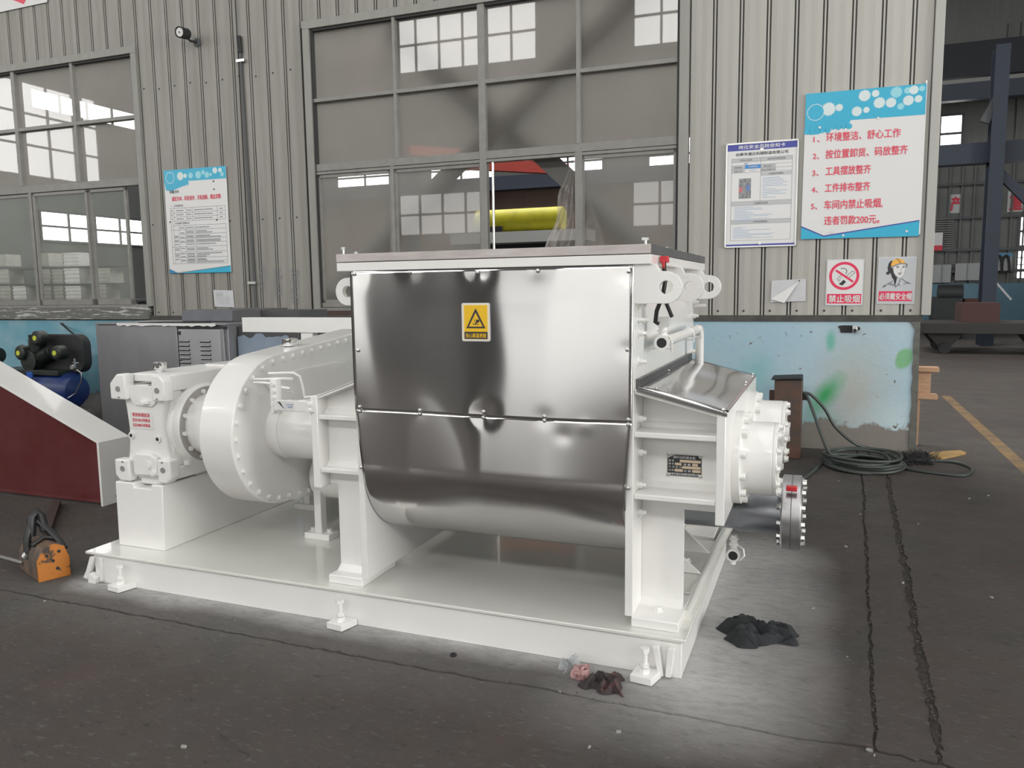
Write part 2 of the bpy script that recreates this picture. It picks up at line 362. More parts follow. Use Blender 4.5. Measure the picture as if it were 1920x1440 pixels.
# ================================================================== SETTING
# floor: cast concrete slabs with open joints, painted aisle line, white overspray round the machine
def floor_material():
    m = bpy.data.materials.new('workshop_concrete'); m.use_nodes = True; nt = m.node_tree; N = nt.nodes; L = nt.links; b = N['Principled BSDF']
    g = N.new('ShaderNodeNewGeometry')
    def noise(scale, det=6, rough=.6, vec=None):
        n = N.new('ShaderNodeTexNoise'); n.inputs['Scale'].default_value = scale; n.inputs['Detail'].default_value = det; n.inputs['Roughness'].default_value = rough
        L.new(vec or g.outputs['Position'], n.inputs[0]); return n.outputs[0]
    def rng(s, a, b_, c=0., d=1.):
        r = N.new('ShaderNodeMapRange'); r.inputs[1].default_value = a; r.inputs[2].default_value = b_; r.inputs[3].default_value = c; r.inputs[4].default_value = d; L.new(s, r.inputs[0]); return r.outputs[0]
    def mix(f, a, b_):
        x = N.new('ShaderNodeMix'); x.data_type = 'RGBA'
        if isinstance(a, tuple): x.inputs[6].default_value = (*a, 1)
        else: L.new(a, x.inputs[6])
        if isinstance(b_, tuple): x.inputs[7].default_value = (*b_, 1)
        else: L.new(b_, x.inputs[7])
        L.new(f, x.inputs[0]); return x.outputs[2]
    def M(op, a, b_=None):
        x = N.new('ShaderNodeMath'); x.operation = op
        for i, q in enumerate((a, b_)):
            if q is None: continue
            if isinstance(q, (int, float)): x.inputs[i].default_value = q
            else: L.new(q, x.inputs[i])
        return x.outputs[0]
    c = mix(rng(noise(.9), .35, .65), (.088, .078, .071), (.078, .064, .058))
    c = mix(rng(noise(2.3), .5, .72, 0, .75), c, (.054, .060, .057))
    c = mix(rng(noise(1.6, 8), .55, .75, 0, .6), c, (.094, .067, .059))
    mp = N.new('ShaderNodeMapping'); mp.inputs['Scale'].default_value = (11, 26, 1); mp.inputs['Rotation'].default_value = (0, 0, .35); L.new(g.outputs['Position'], mp.inputs[0])
    st = rng(noise(1.7, 10, .74, mp.outputs[0]), .565, .62)
    c = mix(M('MULTIPLY', st, .6), c, (.16, .15, .14))
    dk = rng(noise(1.1, 10, .78, mp.outputs[0]), .575, .625)
    c = mix(M('MULTIPLY', dk, .6), c, (.03, .027, .025))
    # overspray: distance to the skid's footprint
    sp = N.new('ShaderNodeSeparateXYZ'); L.new(g.outputs['Position'], sp.inputs[0])
    dx = M('SUBTRACT', M('ABSOLUTE', M('SUBTRACT', sp.outputs[0], -2.0)), 1.53); dy = M('SUBTRACT', M('ABSOLUTE', M('SUBTRACT', sp.outputs[1], 3.66)), .72)
    dx = M('MAXIMUM', dx, 0.); dy = M('MAXIMUM', dy, 0.)
    d = M('SQRT', M('ADD', M('MULTIPLY', dx, dx), M('MULTIPLY', dy, dy)))
    d = M('ADD', d, M('MULTIPLY', M('SUBTRACT', noise(2.2, 3, .5), .5), .20))
    near = rng(d, -.03, .21, 1., 0.); wide = rng(d, .0, .62, .8, 0.)
    right = rng(sp.outputs[0], -1.0, -.4, .16, 1.1)
    tot = M('MAXIMUM', M('MULTIPLY', near, .9), M('MULTIPLY', wide, right))
    tot = M('MULTIPLY', tot, rng(noise(1.1, 10, .78, mp.outputs[0]), .45, .62, 1.0, .72))
    c = mix(tot, c, (.66, .66, .65))
    # worn yellow aisle line
    yl = M('MULTIPLY', M('LESS_THAN', M('ABSOLUTE', M('SUBTRACT', sp.outputs[0], 1.56)), .055), M('MULTIPLY', rng(noise(5, 6), .42, .62, .75, .25), M('LESS_THAN', sp.outputs[1], 12.)))
    c = mix(yl, c, (.30, .19, .085))
    L.new(c, b.inputs['Base Color'])
    L.new(rng(noise(3, 5), .3, .7, .58, .82), b.inputs['Roughness']); b.inputs['Specular IOR Level'].default_value = .25
    bp = N.new('ShaderNodeBump'); bp.inputs['Strength'].default_value = .8; bp.inputs['Distance'].default_value = .012
    bh = M('ADD', M('MULTIPLY', noise(1.1, 10, .78, mp.outputs[0]), .8), M('MULTIPLY', noise(60, 4, .7), .22)); L.new(bh, bp.inputs['Height']); L.new(bp.outputs[0], b.inputs['Normal'])
    return m
concrete = floor_material()
X0, X1, Y0, Y1 = -24., 20., -9.5, 29.
def jag(p, q, n, amp, seed):
    rnd = random.Random(seed); out = []; j = 0
    for i in range(n+1):
        t = i/n; j = j*.6+rnd.uniform(-1, 1)*amp
        d = Vector((q[0]-p[0], q[1]-p[1])).normalized(); a = 0 if i in (0, n) else j
        out.append((p[0]+(q[0]-p[0])*t-d.y*a, p[1]+(q[1]-p[1])*t+d.x*a))
    return out
flo = MB().box(X0, X1, Y0, Y1, -.12, -.009).build('floor', floorsub, kind='structure')
crossL = jag((X0, 2.66), (-6, 2.66), 60, .004, 1)+jag((-6, 2.66), (.20, 2.66), 160, .007, 2)[1:]
crossM = jag((.20, 2.66), (.385, 2.655), 10, .01, 3)
crossR = jag((.385, 2.655), (3, 2.63), 60, .02, 4)+jag((3, 2.63), (X1, 2.6), 20, .004, 5)[1:]
j2 = jag((.20, 2.66), (.31, 6.42), 110, .005, 6)+jag((.31, 6.42), (.31, Y1), 20, .003, 7)[1:]
j3 = jag((.385, 2.655), (.50, 6.75), 200, .006, 8)+jag((.50, 6.75), (.52, Y1), 20, .003, 9)[1:]
_r3 = random.Random(31)
def wob(L_, s0, k=.5):
    out = []; j = 0
    for i, (x, y) in enumerate(L_):
        j = j*.75+_r3.uniform(0, 1)*.008; out.append((x+s0*(j*k if 0 < i < 200 else 0), y))
    return out
j3l, j3r = wob(j3, -1, .9), wob(j3, 1, .9); j2l, j2r = wob(j2, -1, .35), wob(j2, 1, .35)
def shift(L_, dx, dy): return [(x+dx, y+dy) for x, y in L_]
def slab(poly):
    MB().prism(poly, 'z', -.0085, 0).build('slab', concrete, flo)
g_ = .0075
front = crossL+crossM[1:]+crossR[1:]
slab(shift(front, 0, -g_)+[(X1, Y0), (X0, Y0)])
slab([(X0, Y1)]+shift(crossL, 0, g_)[:-1]+[(.20-.004, 2.66+g_)]+shift(j2l, -.002, 0)[1:])
slab([(j2[-1][0]+.004, Y1)]+shift(j2r, .002, 0)[::-1][1:-1]+[(.204, 2.66+g_)]+shift(crossM, 0, g_)[1:-1]+[(.385-.007, 2.655+g_)]+shift(j3l, -.003, 0)[1:])
slab(shift(j3r, .003, 0)[::-1][:-1]+[(.392, 2.655+g_*1.5)]+shift(crossR, 0, g_*1.5)[1:]+[(X1, Y1)])

# ---- partition wall with two big windows
TOPZ = 8.6
w1r = W(272, 330)[0]; w1t = W(252, 86)[1]                       # window 1 casing: right edge, top
w2l = W(578, 330)[0]; w2t = (W(564, 41)[1]+W(905, -5)[1])/2; w2r = W(1299, 240)[0]
w2b = W(604, 586)[1]; w1b = W(281, 580)[1]
WL, WR = -13.5, .99
wall_f = MB()
th = .12
wall_f.box(WL, w1r-3.6-.12, WD+.018, WD+th, 1.235, TOPZ)
wall_f.box(w1r-3.75, w1r-.03, WD+.018, WD+th, w1t-.04, TOPZ)
wall_f.box(w1r-.04, w2l+.03, WD+.018, WD+th, 1.235, TOPZ)
wall_f.box(w2l, w2r, WD+.018, WD+th, w2t-.04, TOPZ)
wall_f.box(w2r-.03, WR-.01, WD+.018, WD+th, 1.235, TOPZ)
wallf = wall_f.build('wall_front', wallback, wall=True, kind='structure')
k = 0
seams = []
u = .764
while u > WL: seams.append(u); u -= .2345
def panel_mesh(u0, u1, z0, z1, rib=True):
    f0 = WD; bk = WD+.017; pr = []
    if rib: rb = [(u0-.007, bk), (u0-.007, f0), (u0+.007, f0), (u0+.007, bk)]
    pr += [(u0+.020, bk), (u0+.021, f0+.002), (u0+.07, f0-.002), ((u0+u1)/2, f0+.001), (u1-.07, f0-.002), (u1-.021, f0+.002), (u1-.020, bk)]
    mb = MB()
    for pr_i in ((rb, pr) if rib else (pr,)):
        n = len(pr_i); mb.add([(a, b_, z0) for a, b_ in pr_i]+[(a, b_, z1) for a, b_ in pr_i], [(i, i+1, i+1+n, i+n) for i in range(n-1)])
    return mb
for i in range(len(seams)-1):
    u0, u1 = seams[i+1], seams[i]; c = (u0+u1)/2
    z0 = 1.235
    if w2l < c < w2r: z0 = w2t-.05
    elif w1r-3.7 < c < w1r: z0 = w1t-.05
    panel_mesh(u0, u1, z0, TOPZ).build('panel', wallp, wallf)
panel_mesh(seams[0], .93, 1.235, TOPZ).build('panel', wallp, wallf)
MB().box(.915, WR, WD-.035, WD+.25, 1.235, TOPZ).build('corner_trim', casem, wallf, bevel=.004)
# screws with dark washers along the sheet foot and at one girt
scr = MB().cyl((0, 0, 0), (0, -.006, 0), .010, 8).mesh('screw', seal)
for i, s_ in enumerate(seams[:40]):
    c = s_+.07
    if not (w2l < c < w2r or w1r-3.7 < c < w1r): inst('screw', scr, wallf, (c, WD, 1.275))
    if w1r < c < w2l:
        inst('screw', scr, wallf, (c, WD, 3.97-.012*(i % 3))); inst('screw', scr, wallf, (c, WD, 2.35))
# plinth: painted masonry
def plinth_material():
    m = bpy.data.materials.new('blue_painted_plaster'); m.use_nodes = True; nt = m.node_tree; N = nt.nodes; L = nt.links; b = N['Principled BSDF']
    tc = N.new('ShaderNodeTexCoord'); P = tc.outputs['Object']
    def noise(scale, det=7, rough=.62):
        n = N.new('ShaderNodeTexNoise'); n.inputs['Scale'].default_value = scale; n.inputs['Detail'].default_value = det; n.inputs['Roughness'].default_value = rough; L.new(P, n.inputs[0]); return n.outputs[0]
    def M(op, a, b_=None):
        x = N.new('ShaderNodeMath'); x.operation = op
        for i, q in enumerate((a, b_)):
            if q is None: continue
            if isinstance(q, (int, float)): x.inputs[i].default_value = q
            else: L.new(q, x.inputs[i])
        return x.outputs[0]
    def rng(s, a, b_, c=0., d=1.):
        r = N.new('ShaderNodeMapRange'); r.inputs[1].default_value = a; r.inputs[2].default_value = b_; r.inputs[3].default_value = c; r.inputs[4].default_value = d; L.new(s, r.inputs[0]); return r.outputs[0]
    def mix(f, a, b_):
        x = N.new('ShaderNodeMix'); x.data_type = 'RGBA'
        for i, q in ((6, a), (7, b_)):
            if isinstance(q, tuple): x.inputs[i].default_value = (*q, 1)
            else: L.new(q, x.inputs[i])
        if isinstance(f, float): x.inputs[0].default_value = f
        else: L.new(f, x.inputs[0])
        return x.outputs[2]
    sp = N.new('ShaderNodeSeparateXYZ'); L.new(P, sp.inputs[0]); U = sp.outputs[0]; Z = sp.outputs[2]
    def blob(cu, cz, ru, rz, tilt=0., soft=.5, amp=.5):
        du = M('SUBTRACT', U, cu); dz = M('SUBTRACT', Z, cz)
        a = M('ADD', M('MULTIPLY', du, cos(tilt)), M('MULTIPLY', dz, sin(tilt))); c = M('SUBTRACT', M('MULTIPLY', dz, cos(tilt)), M('MULTIPLY', du, sin(tilt)))
        a = M('DIVIDE', a, ru); c = M('DIVIDE', c, rz)
        r = M('SQRT', M('ADD', M('MULTIPLY', a, a), M('MULTIPLY', c, c)))
        r = M('ADD', r, M('MULTIPLY', M('SUBTRACT', noise(9), .5), amp))
        return rng(r, 1-soft, 1+soft*.4, 1., 0.)
    # the plaster is bluer away from the open end, washed-out near it
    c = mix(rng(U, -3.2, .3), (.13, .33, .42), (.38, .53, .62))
    c = mix(rng(noise(2.5), .4, .7, 0, .35), c, (.48, .56, .56))
    pu, pz = W(1600, 740); c = mix(M('MULTIPLY', blob(pu, pz, .32, .55, 0, .9), .85), c, (.42, .42, .37))
    pu, pz = W(1680, 790); c = mix(M('MULTIPLY', blob(pu, pz, .3, .2, 0, .9), .5), c, (.60, .72, .74))
    pu, pz = W(1548, 740); c = mix(M('MULTIPLY', blob(pu, pz, .22, .09, .95, .8), .95), c, (.03, .33, .10))
    pu, pz = W(1530, 810); c = mix(M('MULTIPLY', blob(pu, pz, .20, .2, .3, .9), .6), c, (.10, .36, .22))
    pu, pz = W(1558, 640); c = mix(M('MULTIPLY', blob(pu, pz, .045, .1, 0, .6), .8), c, (.10, .42, .30))
    pu, pz = W(1696, 672); c = mix(M('MULTIPLY', blob(pu, pz, .07, .1, -.4, .25, .8), .85), c, (.16, .42, .17))
    pu, pz = W(1420, 700); c = mix(M('MULTIPLY', blob(pu, pz, .15, .2, 0, .9), .5), c, (.12, .42, .42))
    # bare cement where paint has come off near the floor
    zc = M('ADD', Z, M('MULTIPLY', M('SUBTRACT', noise(3.5), .5), .42))
    c = mix(rng(zc, .25, .275, 1., 0.), c, (.22, .205, .18))
    c = mix(M('MULTIPLY', rng(noise(14), .66, .68), rng(noise(3), .45, .55)), c, (.12, .10, .08))
    L.new(c, b.inputs['Base Color']); b.inputs['Roughness'].default_value = .55
    bp = N.new('ShaderNodeBump'); bp.inputs['Strength'].default_value = .3; bp.inputs['Distance'].default_value = .01
    L.new(M('ADD', noise(12), M('MULTIPLY', rng(zc, .24, .28), .5)), bp.inputs['Height']); L.new(bp.outputs[0], b.inputs['Normal'])
    return m
plm = plinth_material()
pr_ = W(1713, 720)[0]
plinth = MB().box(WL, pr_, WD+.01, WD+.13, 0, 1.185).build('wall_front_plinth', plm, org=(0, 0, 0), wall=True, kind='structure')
MB().prism([(pr_, 0)]+[(pr_-.02+.022*random.random(), z_*.085) for z_ in range(1, 14)]+[(pr_-.05, 1.18), (pr_+.03, 1.185), (pr_+.045, 0)], 'y', WD+.0, WD+.2).build('trim_1', pbr('old_cement', (.15, .15, .135), .8, noise=.4, nscale=14), wall=True, kind='structure')
MB().box(WL, pr_+.045, WD-.004, WD+.14, 1.178, 1.235).build('trim_2', pbr('dark_cement_strip', (.085, .08, .072), .8, noise=.4, nscale=9), wall=True, kind='structure')
# hole in the plinth with a broken socket box
hole = MB(); hu, hz = W(1590, 617)
hp = [(hu+.085*cos(a)*(1+.25*sin(3*a+1)), hz+.042*sin(a)*(1+.2*cos(2*a))) for a in [i*pi/9 for i in range(18)]]
hole = MB().prism(hp, 'y', WD+.004, WD+.012).build('wall_recess', blackm, wall=True, kind='structure')
so = thing('socket_box', 'broken metal socket box hanging in the dark hole of the blue plinth', 'socket', (hu+.055, WD, hz-.02), wall=True)
MB().box(hu+.035, hu+.075, WD-.03, WD+.004, hz-.03, hz+.03).build('body', zinc, so, bevel=.003)
MB().cyl((hu+.055, WD-.035, hz-.012), (hu+.055, WD-.028, hz-.012), .016, 14).build('face', blackm, so)

# ---- windows in the partition
GD = WD+.05      # glass plane
def window(name, ul, ur, zb, zt, cw, vbars, hbars, panes, trans=None):
    root = bpy.data.objects.new(name, None); place(root, None, ((ul+ur)/2, WD, zb), True); root['kind'] = 'structure'
    for nm, bx in (('casing', (ul-cw, ur+cw, zt, zt+cw)), ('casing', (ul-cw, ul, zb-.02, zt)), ('casing', (ur, ur+cw, zb-.02, zt))):
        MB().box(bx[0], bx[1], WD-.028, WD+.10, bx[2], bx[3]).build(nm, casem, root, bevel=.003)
    MB().box(ul-.02, ur+.02, WD-.02, WD+.10, zb-.035, zb).build('sill', barm, root, bevel=.003)
    for sx in (ul+.012, ur-.012): MB().box(sx-.011, sx+.011, WD-.004, WD+.05, zb, zt).build('seal', seal, root)
    MB().box(ul, ur, WD-.004, WD+.05, zt-.024, zt).build('seal', seal, root)
    for (u_, w_, z0, z1) in vbars: MB().box(u_-w_/2, u_+w_/2, WD-.008, WD+.075, z0, z1).build('mullion', barm, root, bevel=.003)
    for (z_, h_, u0, u1) in hbars: MB().box(u0, u1, WD-.004, WD+.07, z_-h_/2, z_+h_/2).build('transom', barm, root, bevel=.003)
    for (u0, u1, z0, z1, m_) in panes:
        MB().add([(u0, GD, z0), (u1, GD, z0), (u1, GD, z1), (u0, GD, z1)], [(0, 1, 2, 3)]).build('pane', m_, root)
    return root
# window 2 (centre)
ul, ur = W(592, 330)[0], W(1272, 330)[0]
zb = W(604, 577)[1]; zt = w2t-.075
v1 = W(740, 150)[0]; v2 = W(903, 150)[0]; v3 = W(1084, 150)[0]
h1 = (W(600, 186)[1]+W(1270, 114)[1])/2
h2t = (W(600, 307)[1]+W(1270, 256)[1])/2; h2b = (W(598, 321)[1]+W(1266, 272)[1])/2
wz = (h2t+h2b)/2
G, Gl = glass_up, glass_lo
win2 = window('window_2', ul, ur, zb, zt, .085,
    [(v1, .035, h2t, zt), (v2, .075, zb, zt), (v3, .04, h2t, zt), (W(737, 400)[0], .04, zb, h2b), (W(1085, 400)[0], .075, zb, h2b)],
    [(h1, .04, ul, ur), (wz, h2t-h2b, ul, ur), (zb+.03, .05, ul, v2), (h2b-.02, .03, ul, ur)],
    [(a, b_, c, d, G) for a, b_ in ((ul, v1), (v1, v2), (v2, v3), (v3, ur)) for c, d in ((h1, zt), (h2t, h1))] +
    [(ul, W(737, 400)[0], zb, h2b, Gl), (W(737, 400)[0], v2, zb, h2b, Gl), (W(1085, 400)[0], ur, zb, h2b, Gl)])
# thin frames of the sliding sashes
for a, b_ in ((ul, W(737, 400)[0]), (W(737, 400)[0], v2), (W(1085, 400)[0], ur)):
    mb = MB(); y0_, y1_ = WD+.015, WD+.045
    for bx in ((a+.02, a+.05, zb+.04, h2b-.03), (b_-.05, b_-.02, zb+.04, h2b-.03), (a+.02, b_-.02, zb+.05, zb+.09), (a+.02, b_-.02, h2b-.07, h2b-.035)):
        mb.box(bx[0], bx[1], y0_, y1_, bx[2], bx[3])
    mb.build('sash', barm, win2)
MB().cyl((W(924, 400)[0], WD+.02, zb), (W(924, 400)[0], WD+.02, h2b-.03), .014, 12).build('sash_rod', zinc, win2, smooth=True)
# window 1 (left)
r1 = w1r-.085; l1 = r1-3.5
t1 = w1t-.085
zb1 = W(170, 572)[1]
b1 = (W(60, 238)[1]+W(250, 222)[1])/2; b2t = W(255, 333)[1]; b2b = W(255, 347)[1]
m1 = W(137, 180)[0]; m0 = W(27, 190)[0]; m_1 = m0-.85; m_2 = m0-1.7
sa = W(63, 450)[0]; sb = W(168, 470)[0]; sc = W(240, 450)[0]
GL = glass_left
win1 = window('window_1', l1, r1, zb1, t1, .085,
    [(m1, .045, b2t, t1), (m0, .06, b2t, t1), (m_1, .045, b2t, t1), (m_2, .045, zb1, t1), (sa, .05, zb1, b2b)],
    [(b1, .045, l1, r1), ((b2t+b2b)/2, b2t-b2b, l1, r1)],
    [(a, b_, c, d, G) for a, b_ in ((l1, m_2), (m_2, m_1), (m_1, m0), (m0, m1), (m1, r1)) for c, d in ((b1, t1), (b2t, b1))] +
    [(m_2, sa, zb1, b2b, GL), (sa, sb, zb1, b2b, GL), (sb, sc, zb1, b2b, GL)])
for a, b_, dd in ((m_2, sa, .0), (sa+.03, sb+.03, -.012), (sb+.01, sc, .012)):
    mb = MB(); y0_, y1_ = WD+.012+dd, WD+.046+dd
    for bx in ((a+.01, a+.045, zb1+.005, b2b-.01), (b_-.045, b_-.01, zb1+.005, b2b-.01), (a+.01, b_-.01, zb1+.005, zb1+.075), (a+.01, b_-.01, b2b-.045, b2b-.01)):
        mb.box(bx[0], bx[1], y0_, y1_, bx[2], bx[3])
    mb.build('sash', barm, win1)
MB().box(l1, r1+.02, WD-.03, WD+.12, 1.19, zb1-.03).build('trim_3', pbr('peeling_sill', (.14, .14, .13), .8, col2=(.5, .5, .48), nscale=7, stretch=(.6, 1, 8), lo=.55, hi=.6), wall=True, kind='structure')

# ---- the hall shell
def shell(name, m, *bx):
    return MB().box(*bx).build(name, m, kind='structure')
rearm = pbr('rear_wall_sheet', (.07, .068, .065), .7, noise=.2, nscale=.8, stretch=(3, 1, .5))
ZR = 11.6
shell('wall_back', rearm, X0, X1, Y0-.3, Y0, 0, ZR)
shell('wall_left', hallwall, X0-.3, X0, Y0, Y1, 0, ZR)
shell('wall_right', hallwall, X1, X1+.3, Y0, Y1, 0, ZR)
shell('wall_far', hallwall, X0, X1, 27.7, 28., 0, 10.2)
ceil_n = shell('ceiling', roofm, X0, X1, Y0, 7.9, ZR, ZR+.1)
ceil_f = MB().prism([(7.9, ZR+.2), (27.9, 10.0), (27.9, 10.1), (7.9, ZR+.3)], 'x', X0, X1).build('ceiling', roofm, kind='structure')
# corrugation ribs and purlins of the far roof, in view at the upper right
for i in range(9):
    y = 26.9-i*1.05; z = 10.0+(27.9-y)*.09
    MB().box(-2., X1, y-.09, y+.09, z-.22, z-.02).build('purlin', beamdark, ceil_f)
for i in range(60):
    x = 1.2+i*.2
    MB().prism([(17.5, 10.94), (27.6, 10.02), (27.6, 9.97), (17.5, 10.89)], 'x', x, x+.07).build('roof_rib', roofm, ceil_f)
WCOUNT = [3]
def bright_window(cx0, cx1, z0, z1, y, nx, nz, axis='y', m=None, bw=.07):
    n = WCOUNT[0]; WCOUNT[0] += 1
    root = bpy.data.objects.new('window_%d' % n, None)
    place(root, None, ((cx0+cx1)/2, y, z0) if axis == 'y' else (y, (cx0+cx1)/2, z0), False); root['kind'] = 'structure'
    s_ = 1 if y < 5 else -1
    if axis == 'x': s_ = 1 if y < 0 else -1
    def bx(mb, a0, a1, d0, d1, q0, q1):
        lo, hi = sorted((y+s_*d0, y+s_*d1))
        return mb.box(a0, a1, lo, hi, q0, q1) if axis == 'y' else mb.box(lo, hi, a0, a1, q0, q1)
    for i in range(nx):
        for k_ in range(nz):
            a0 = cx0+(cx1-cx0)*i/nx; a1 = cx0+(cx1-cx0)*(i+1)/nx; q0 = z0+(z1-z0)*k_/nz; q1 = z0+(z1-z0)*(k_+1)/nz
            mb = MB()
            e = .004
            if axis == 'y': mb.add([(a0, y+s_*e, q0), (a1, y+s_*e, q0), (a1, y+s_*e, q1), (a0, y+s_*e, q1)], [(0, 1, 2, 3)])
            else: mb.add([(y+s_*e, a0, q0), (y+s_*e, a1, q0), (y+s_*e, a1, q1), (y+s_*e, a0, q1)], [(0, 1, 2, 3)])
            mb.build('pane', m or glow, root)
    for i in range(nx+1): a = cx0+(cx1-cx0)*i/nx; bx(MB(), a-bw/2, a+bw/2, 0, .06, z0-bw/2, z1+bw/2).build('mullion', beamgrey, root)
    for k_ in range(nz+1): q = z0+(z1-z0)*k_/nz; bx(MB(), cx0, cx1, 0, .055, q-bw/2, q+bw/2).build('transom', beamgrey, root)
    return root
# rear wall, behind the camera: two tiers in 8.2 m bays
for c0 in (-13.3, -5.1, 3.1, 11.3, -21.5):
    bright_window(c0, c0+5.1, 8.8, 10.6, Y0, 6, 2)
    bright_window(c0, c0+5.1, 3.4, 4.8, Y0, 6, 2, m=glow_low)

# two loading doors standing open behind the camera
bright_window(-6.9, 3.2, 0.03, 2.8, Y0, 1, 1, m=glow_door)
bright_window(-14.6, -9.5, 0.03, 2.8, Y0, 1, 1, m=glow_door)
# bright panes added as side fill on the near bay's right and left gables
for y0_ in (-5., .8):
    bright_window(y0_, y0_+4.8, 5.0, 8.4, X1, 5, 3, 'x', m=glow_side_fill)
bright_window(-4., 5.5, .03, 4.2, X1, 1, 1, 'x', m=glow_side_fill)
bright_window(-7.0, -2.0, 5.4, 8.4, X0, 5, 3, 'x', m=glow_side_fill)
# unseen glowing strips added under the near bay's roof for top light
for sx in (-17, -8.5, 0, 8.5):
    n = WCOUNT[0]; WCOUNT[0] += 1
    MB().box(sx-.6, sx+.6, Y0+1, 6.5, ZR-.03, ZR-.01).build('window_%d' % n, glow_dim, kind='structure')
# far wall: two tiers
for cx_ in (3.0, 6.9, 10.8, -1.6, -5.8, -10., -14.2, -18.4):
    a, b_ = (onY(1762, 237, 27.7).x, onY(1805, 237, 27.7).x) if cx_ == 3.0 else (cx_, cx_+2.6)
    bright_window(a, b_, 5.45, 6.55, 27.7, 2 if cx_ != 3. else 1, 2, m=glow_far)
    if cx_ in (-1.6, 10.8): bright_window(cx_, cx_+2.6, 2.6, 4.05, 27.7, 2, 2, m=glow_far)
lx = onY(1908, 430, 27.7).x
# left gable wall windows, seen through the left partition window
for y0_ in (9.5, 18.8):
    bright_window(y0_, y0_+4.2, 7.52, 8.15, X0, 4, 1, 'x', m=glow_far)
    bright_window(y0_, y0_+4.2, 3.3, 4.27, X0, 4, 2, 'x', m=glow_far)
# glowing roof strips added out of view to brighten the far bay
for sx in (-20, -14, -8, -3.5, -.5):
    n = WCOUNT[0]; WCOUNT[0] += 1
    MB().prism([(9., ZR+.05), (19., ZR-.87), (19., ZR-.89), (9., ZR+.03)], 'x', sx-.9, sx+.9).build('window_%d' % n, glow_bay_fill, kind='structure')

# ================================================================== THE KNEADING MACHINE
K = thing('kneader_machine', 'large white kneading machine on a skid with shiny steel jacket panels', 'machine', (-2.0, 3.66, 0))
# skid
FY0, FY1, FX0, FX1 = 2.921, 4.40, -3.53, -.47
mb = MB()
mb.box(FX0, FX1, FY0, FY0+.012, 0, .151); mb.box(FX0, FX1, FY1-.012, FY1, 0, .151)
mb.box(FX1-.012, FX1, FY0+.012, FY1-.012, 0, .151); mb.box(FX0, FX0+.012, FY0+.012, FY1-.012, 0, .151)
mb.box(FX0+.012, FX1-.012, FY0+.012, FY0+.07, 0, .012)
base = mb.build('base_frame', white, K, bevel=.003)
MB().box(-3.575, -.451, 2.905, 4.42, .151, .165).build('deck_plate', deckw, K, bevel=.003)
for x, y in ((-3.309, 2.876), (-1.982, 2.872), (-.600, 2.862)):
    MB().prism([(x-.05, y-.035), (x+.035, y-.045), (x+.06, y+.045), (x-.04, y+.048)], 'z', .003, .032).build('foot_lug', white, K, bevel=.002)
    MB().cyl((x, y, .025), (x, y, .125), .0105, 12).cyl((x, y, .032), (x, y, .052), .02, 6).cyl((x, y, .055), (x, y, .068), .018, 6).cyl((x, y, .115), (x, y, .132), .019, 6).build('jack_screw', white, K)
for x0, t in ((-.555, .02), (-.527, -.012)):
    MB().prism([(x0, .012), (x0+.022, .012), (x0+.022-t, .13), (x0-t-.002, .13)], 'y', FY0-.03, FY0).build('stiffener', white, K, bevel=.002)
MB().prism([(-3.60, .02), (-3.57, .012), (-3.555, .05), (-3.515, .14), (-3.54, .14), (-3.575, .06)], 'y', FY0-.02, FY0+.01).build('stiffener', white, K, bevel=.002)
MB().prism([(-3.555, .0), (-3.50, .0), (-3.50, .03), (-3.535, .055), (-3.55, .05)], 'y', FY0-.03, FY0).build('stiffener', white, K, bevel=.002)
MB().box(-3.49, -3.47, FY0-.012, FY0, .01, .14).build('stiffener', white, K, bevel=.002)
MB().tube([(-.487, 3.10, .178), (-.475, 4.0, .178), (-.455, 4.44, .18)], .026, 12).build('edge_tube', deckw, K, smooth=True)

# end plates, legs and bearing boxes ---------------------------------------------------------------
def end_plate(x0, x1):
    return MB().box(x0, x1, 2.962, 4.43, .205, 1.588).build('end_plate', white, K, bevel=.002)
epR = end_plate(-.703, -.672); epL = end_plate(-1.918, -1.887)
def box_side(sgn, xe, xweb_leg, xplate0, xplate1, name):
    # sgn +1 right side, -1 left ; xe: outer face of the end plate
    f = lambda a, b_: (min(a, b_), max(a, b_))
    YW = 3.13 if sgn > 0 else 3.045
    for yy, yr in ((YW, 2.972), (4.27, 4.28)):
        # web: leg + box side
        p = [(xe, .205), (xweb_leg, .205), (xweb_leg, .612), (xplate0, .612), (xplate0, 1.03), (xe, 1.108)]
        MB().prism(p, 'y', yy, yy+.012).build('box_web', white, K, bevel=.002)
    a, b_ = f(xe, xplate0)
    for z in (.690, .936):
        MB().box(a, b_, 2.975, YW+.01, z-.011, z+.011).build('rib', white, K, bevel=.004)
    for z in (.701, .947):      # weld fillets behind the ribs
        MB().prism([(YW+.001, z), (YW+.001, z+.022), (YW-.025, z)], 'x', a, b_).build('weld_fillet', white, K)
    MB().prism([(xe, 1.095), (xplate0, 1.018), (xplate0, 1.034), (xe, 1.112)], 'y', 2.975, 3.14).build('top_flange', white, K, bevel=.003)
    c, d = f(xplate0, xplate1)
    pl = MB().box(c, d, 2.968, 4.34, .606, 1.034).build('bearing_plate', white, K, bevel=.004)
    g0, g1 = f(xe, xweb_leg)
    MB().box(g0-.004 if sgn > 0 else g0-.01, g1+.012 if sgn > 0 else g1+.004, 2.957, 3.26, .165, .205).build('foot_plate', white, K, bevel=.004)
    MB().box(g0, g1, 4.1, 4.40, .165, .205).build('foot_plate', white, K, bevel=.004)
    MB().prism([(YW+.001, .205), (YW+.001, .23), (YW-.03, .205)], 'x', g0, g1).build('weld_fillet', white, K)
    bolts(BZ, K, [((xe+xweb_leg)/2+.0, 3.055, .205)])
    return pl
bpR = box_side(1, -.672, -.500, -.360, -.326, 'R')
bpL = box_side(-1, -1.918, -2.085, -2.128, -2.164, 'L')
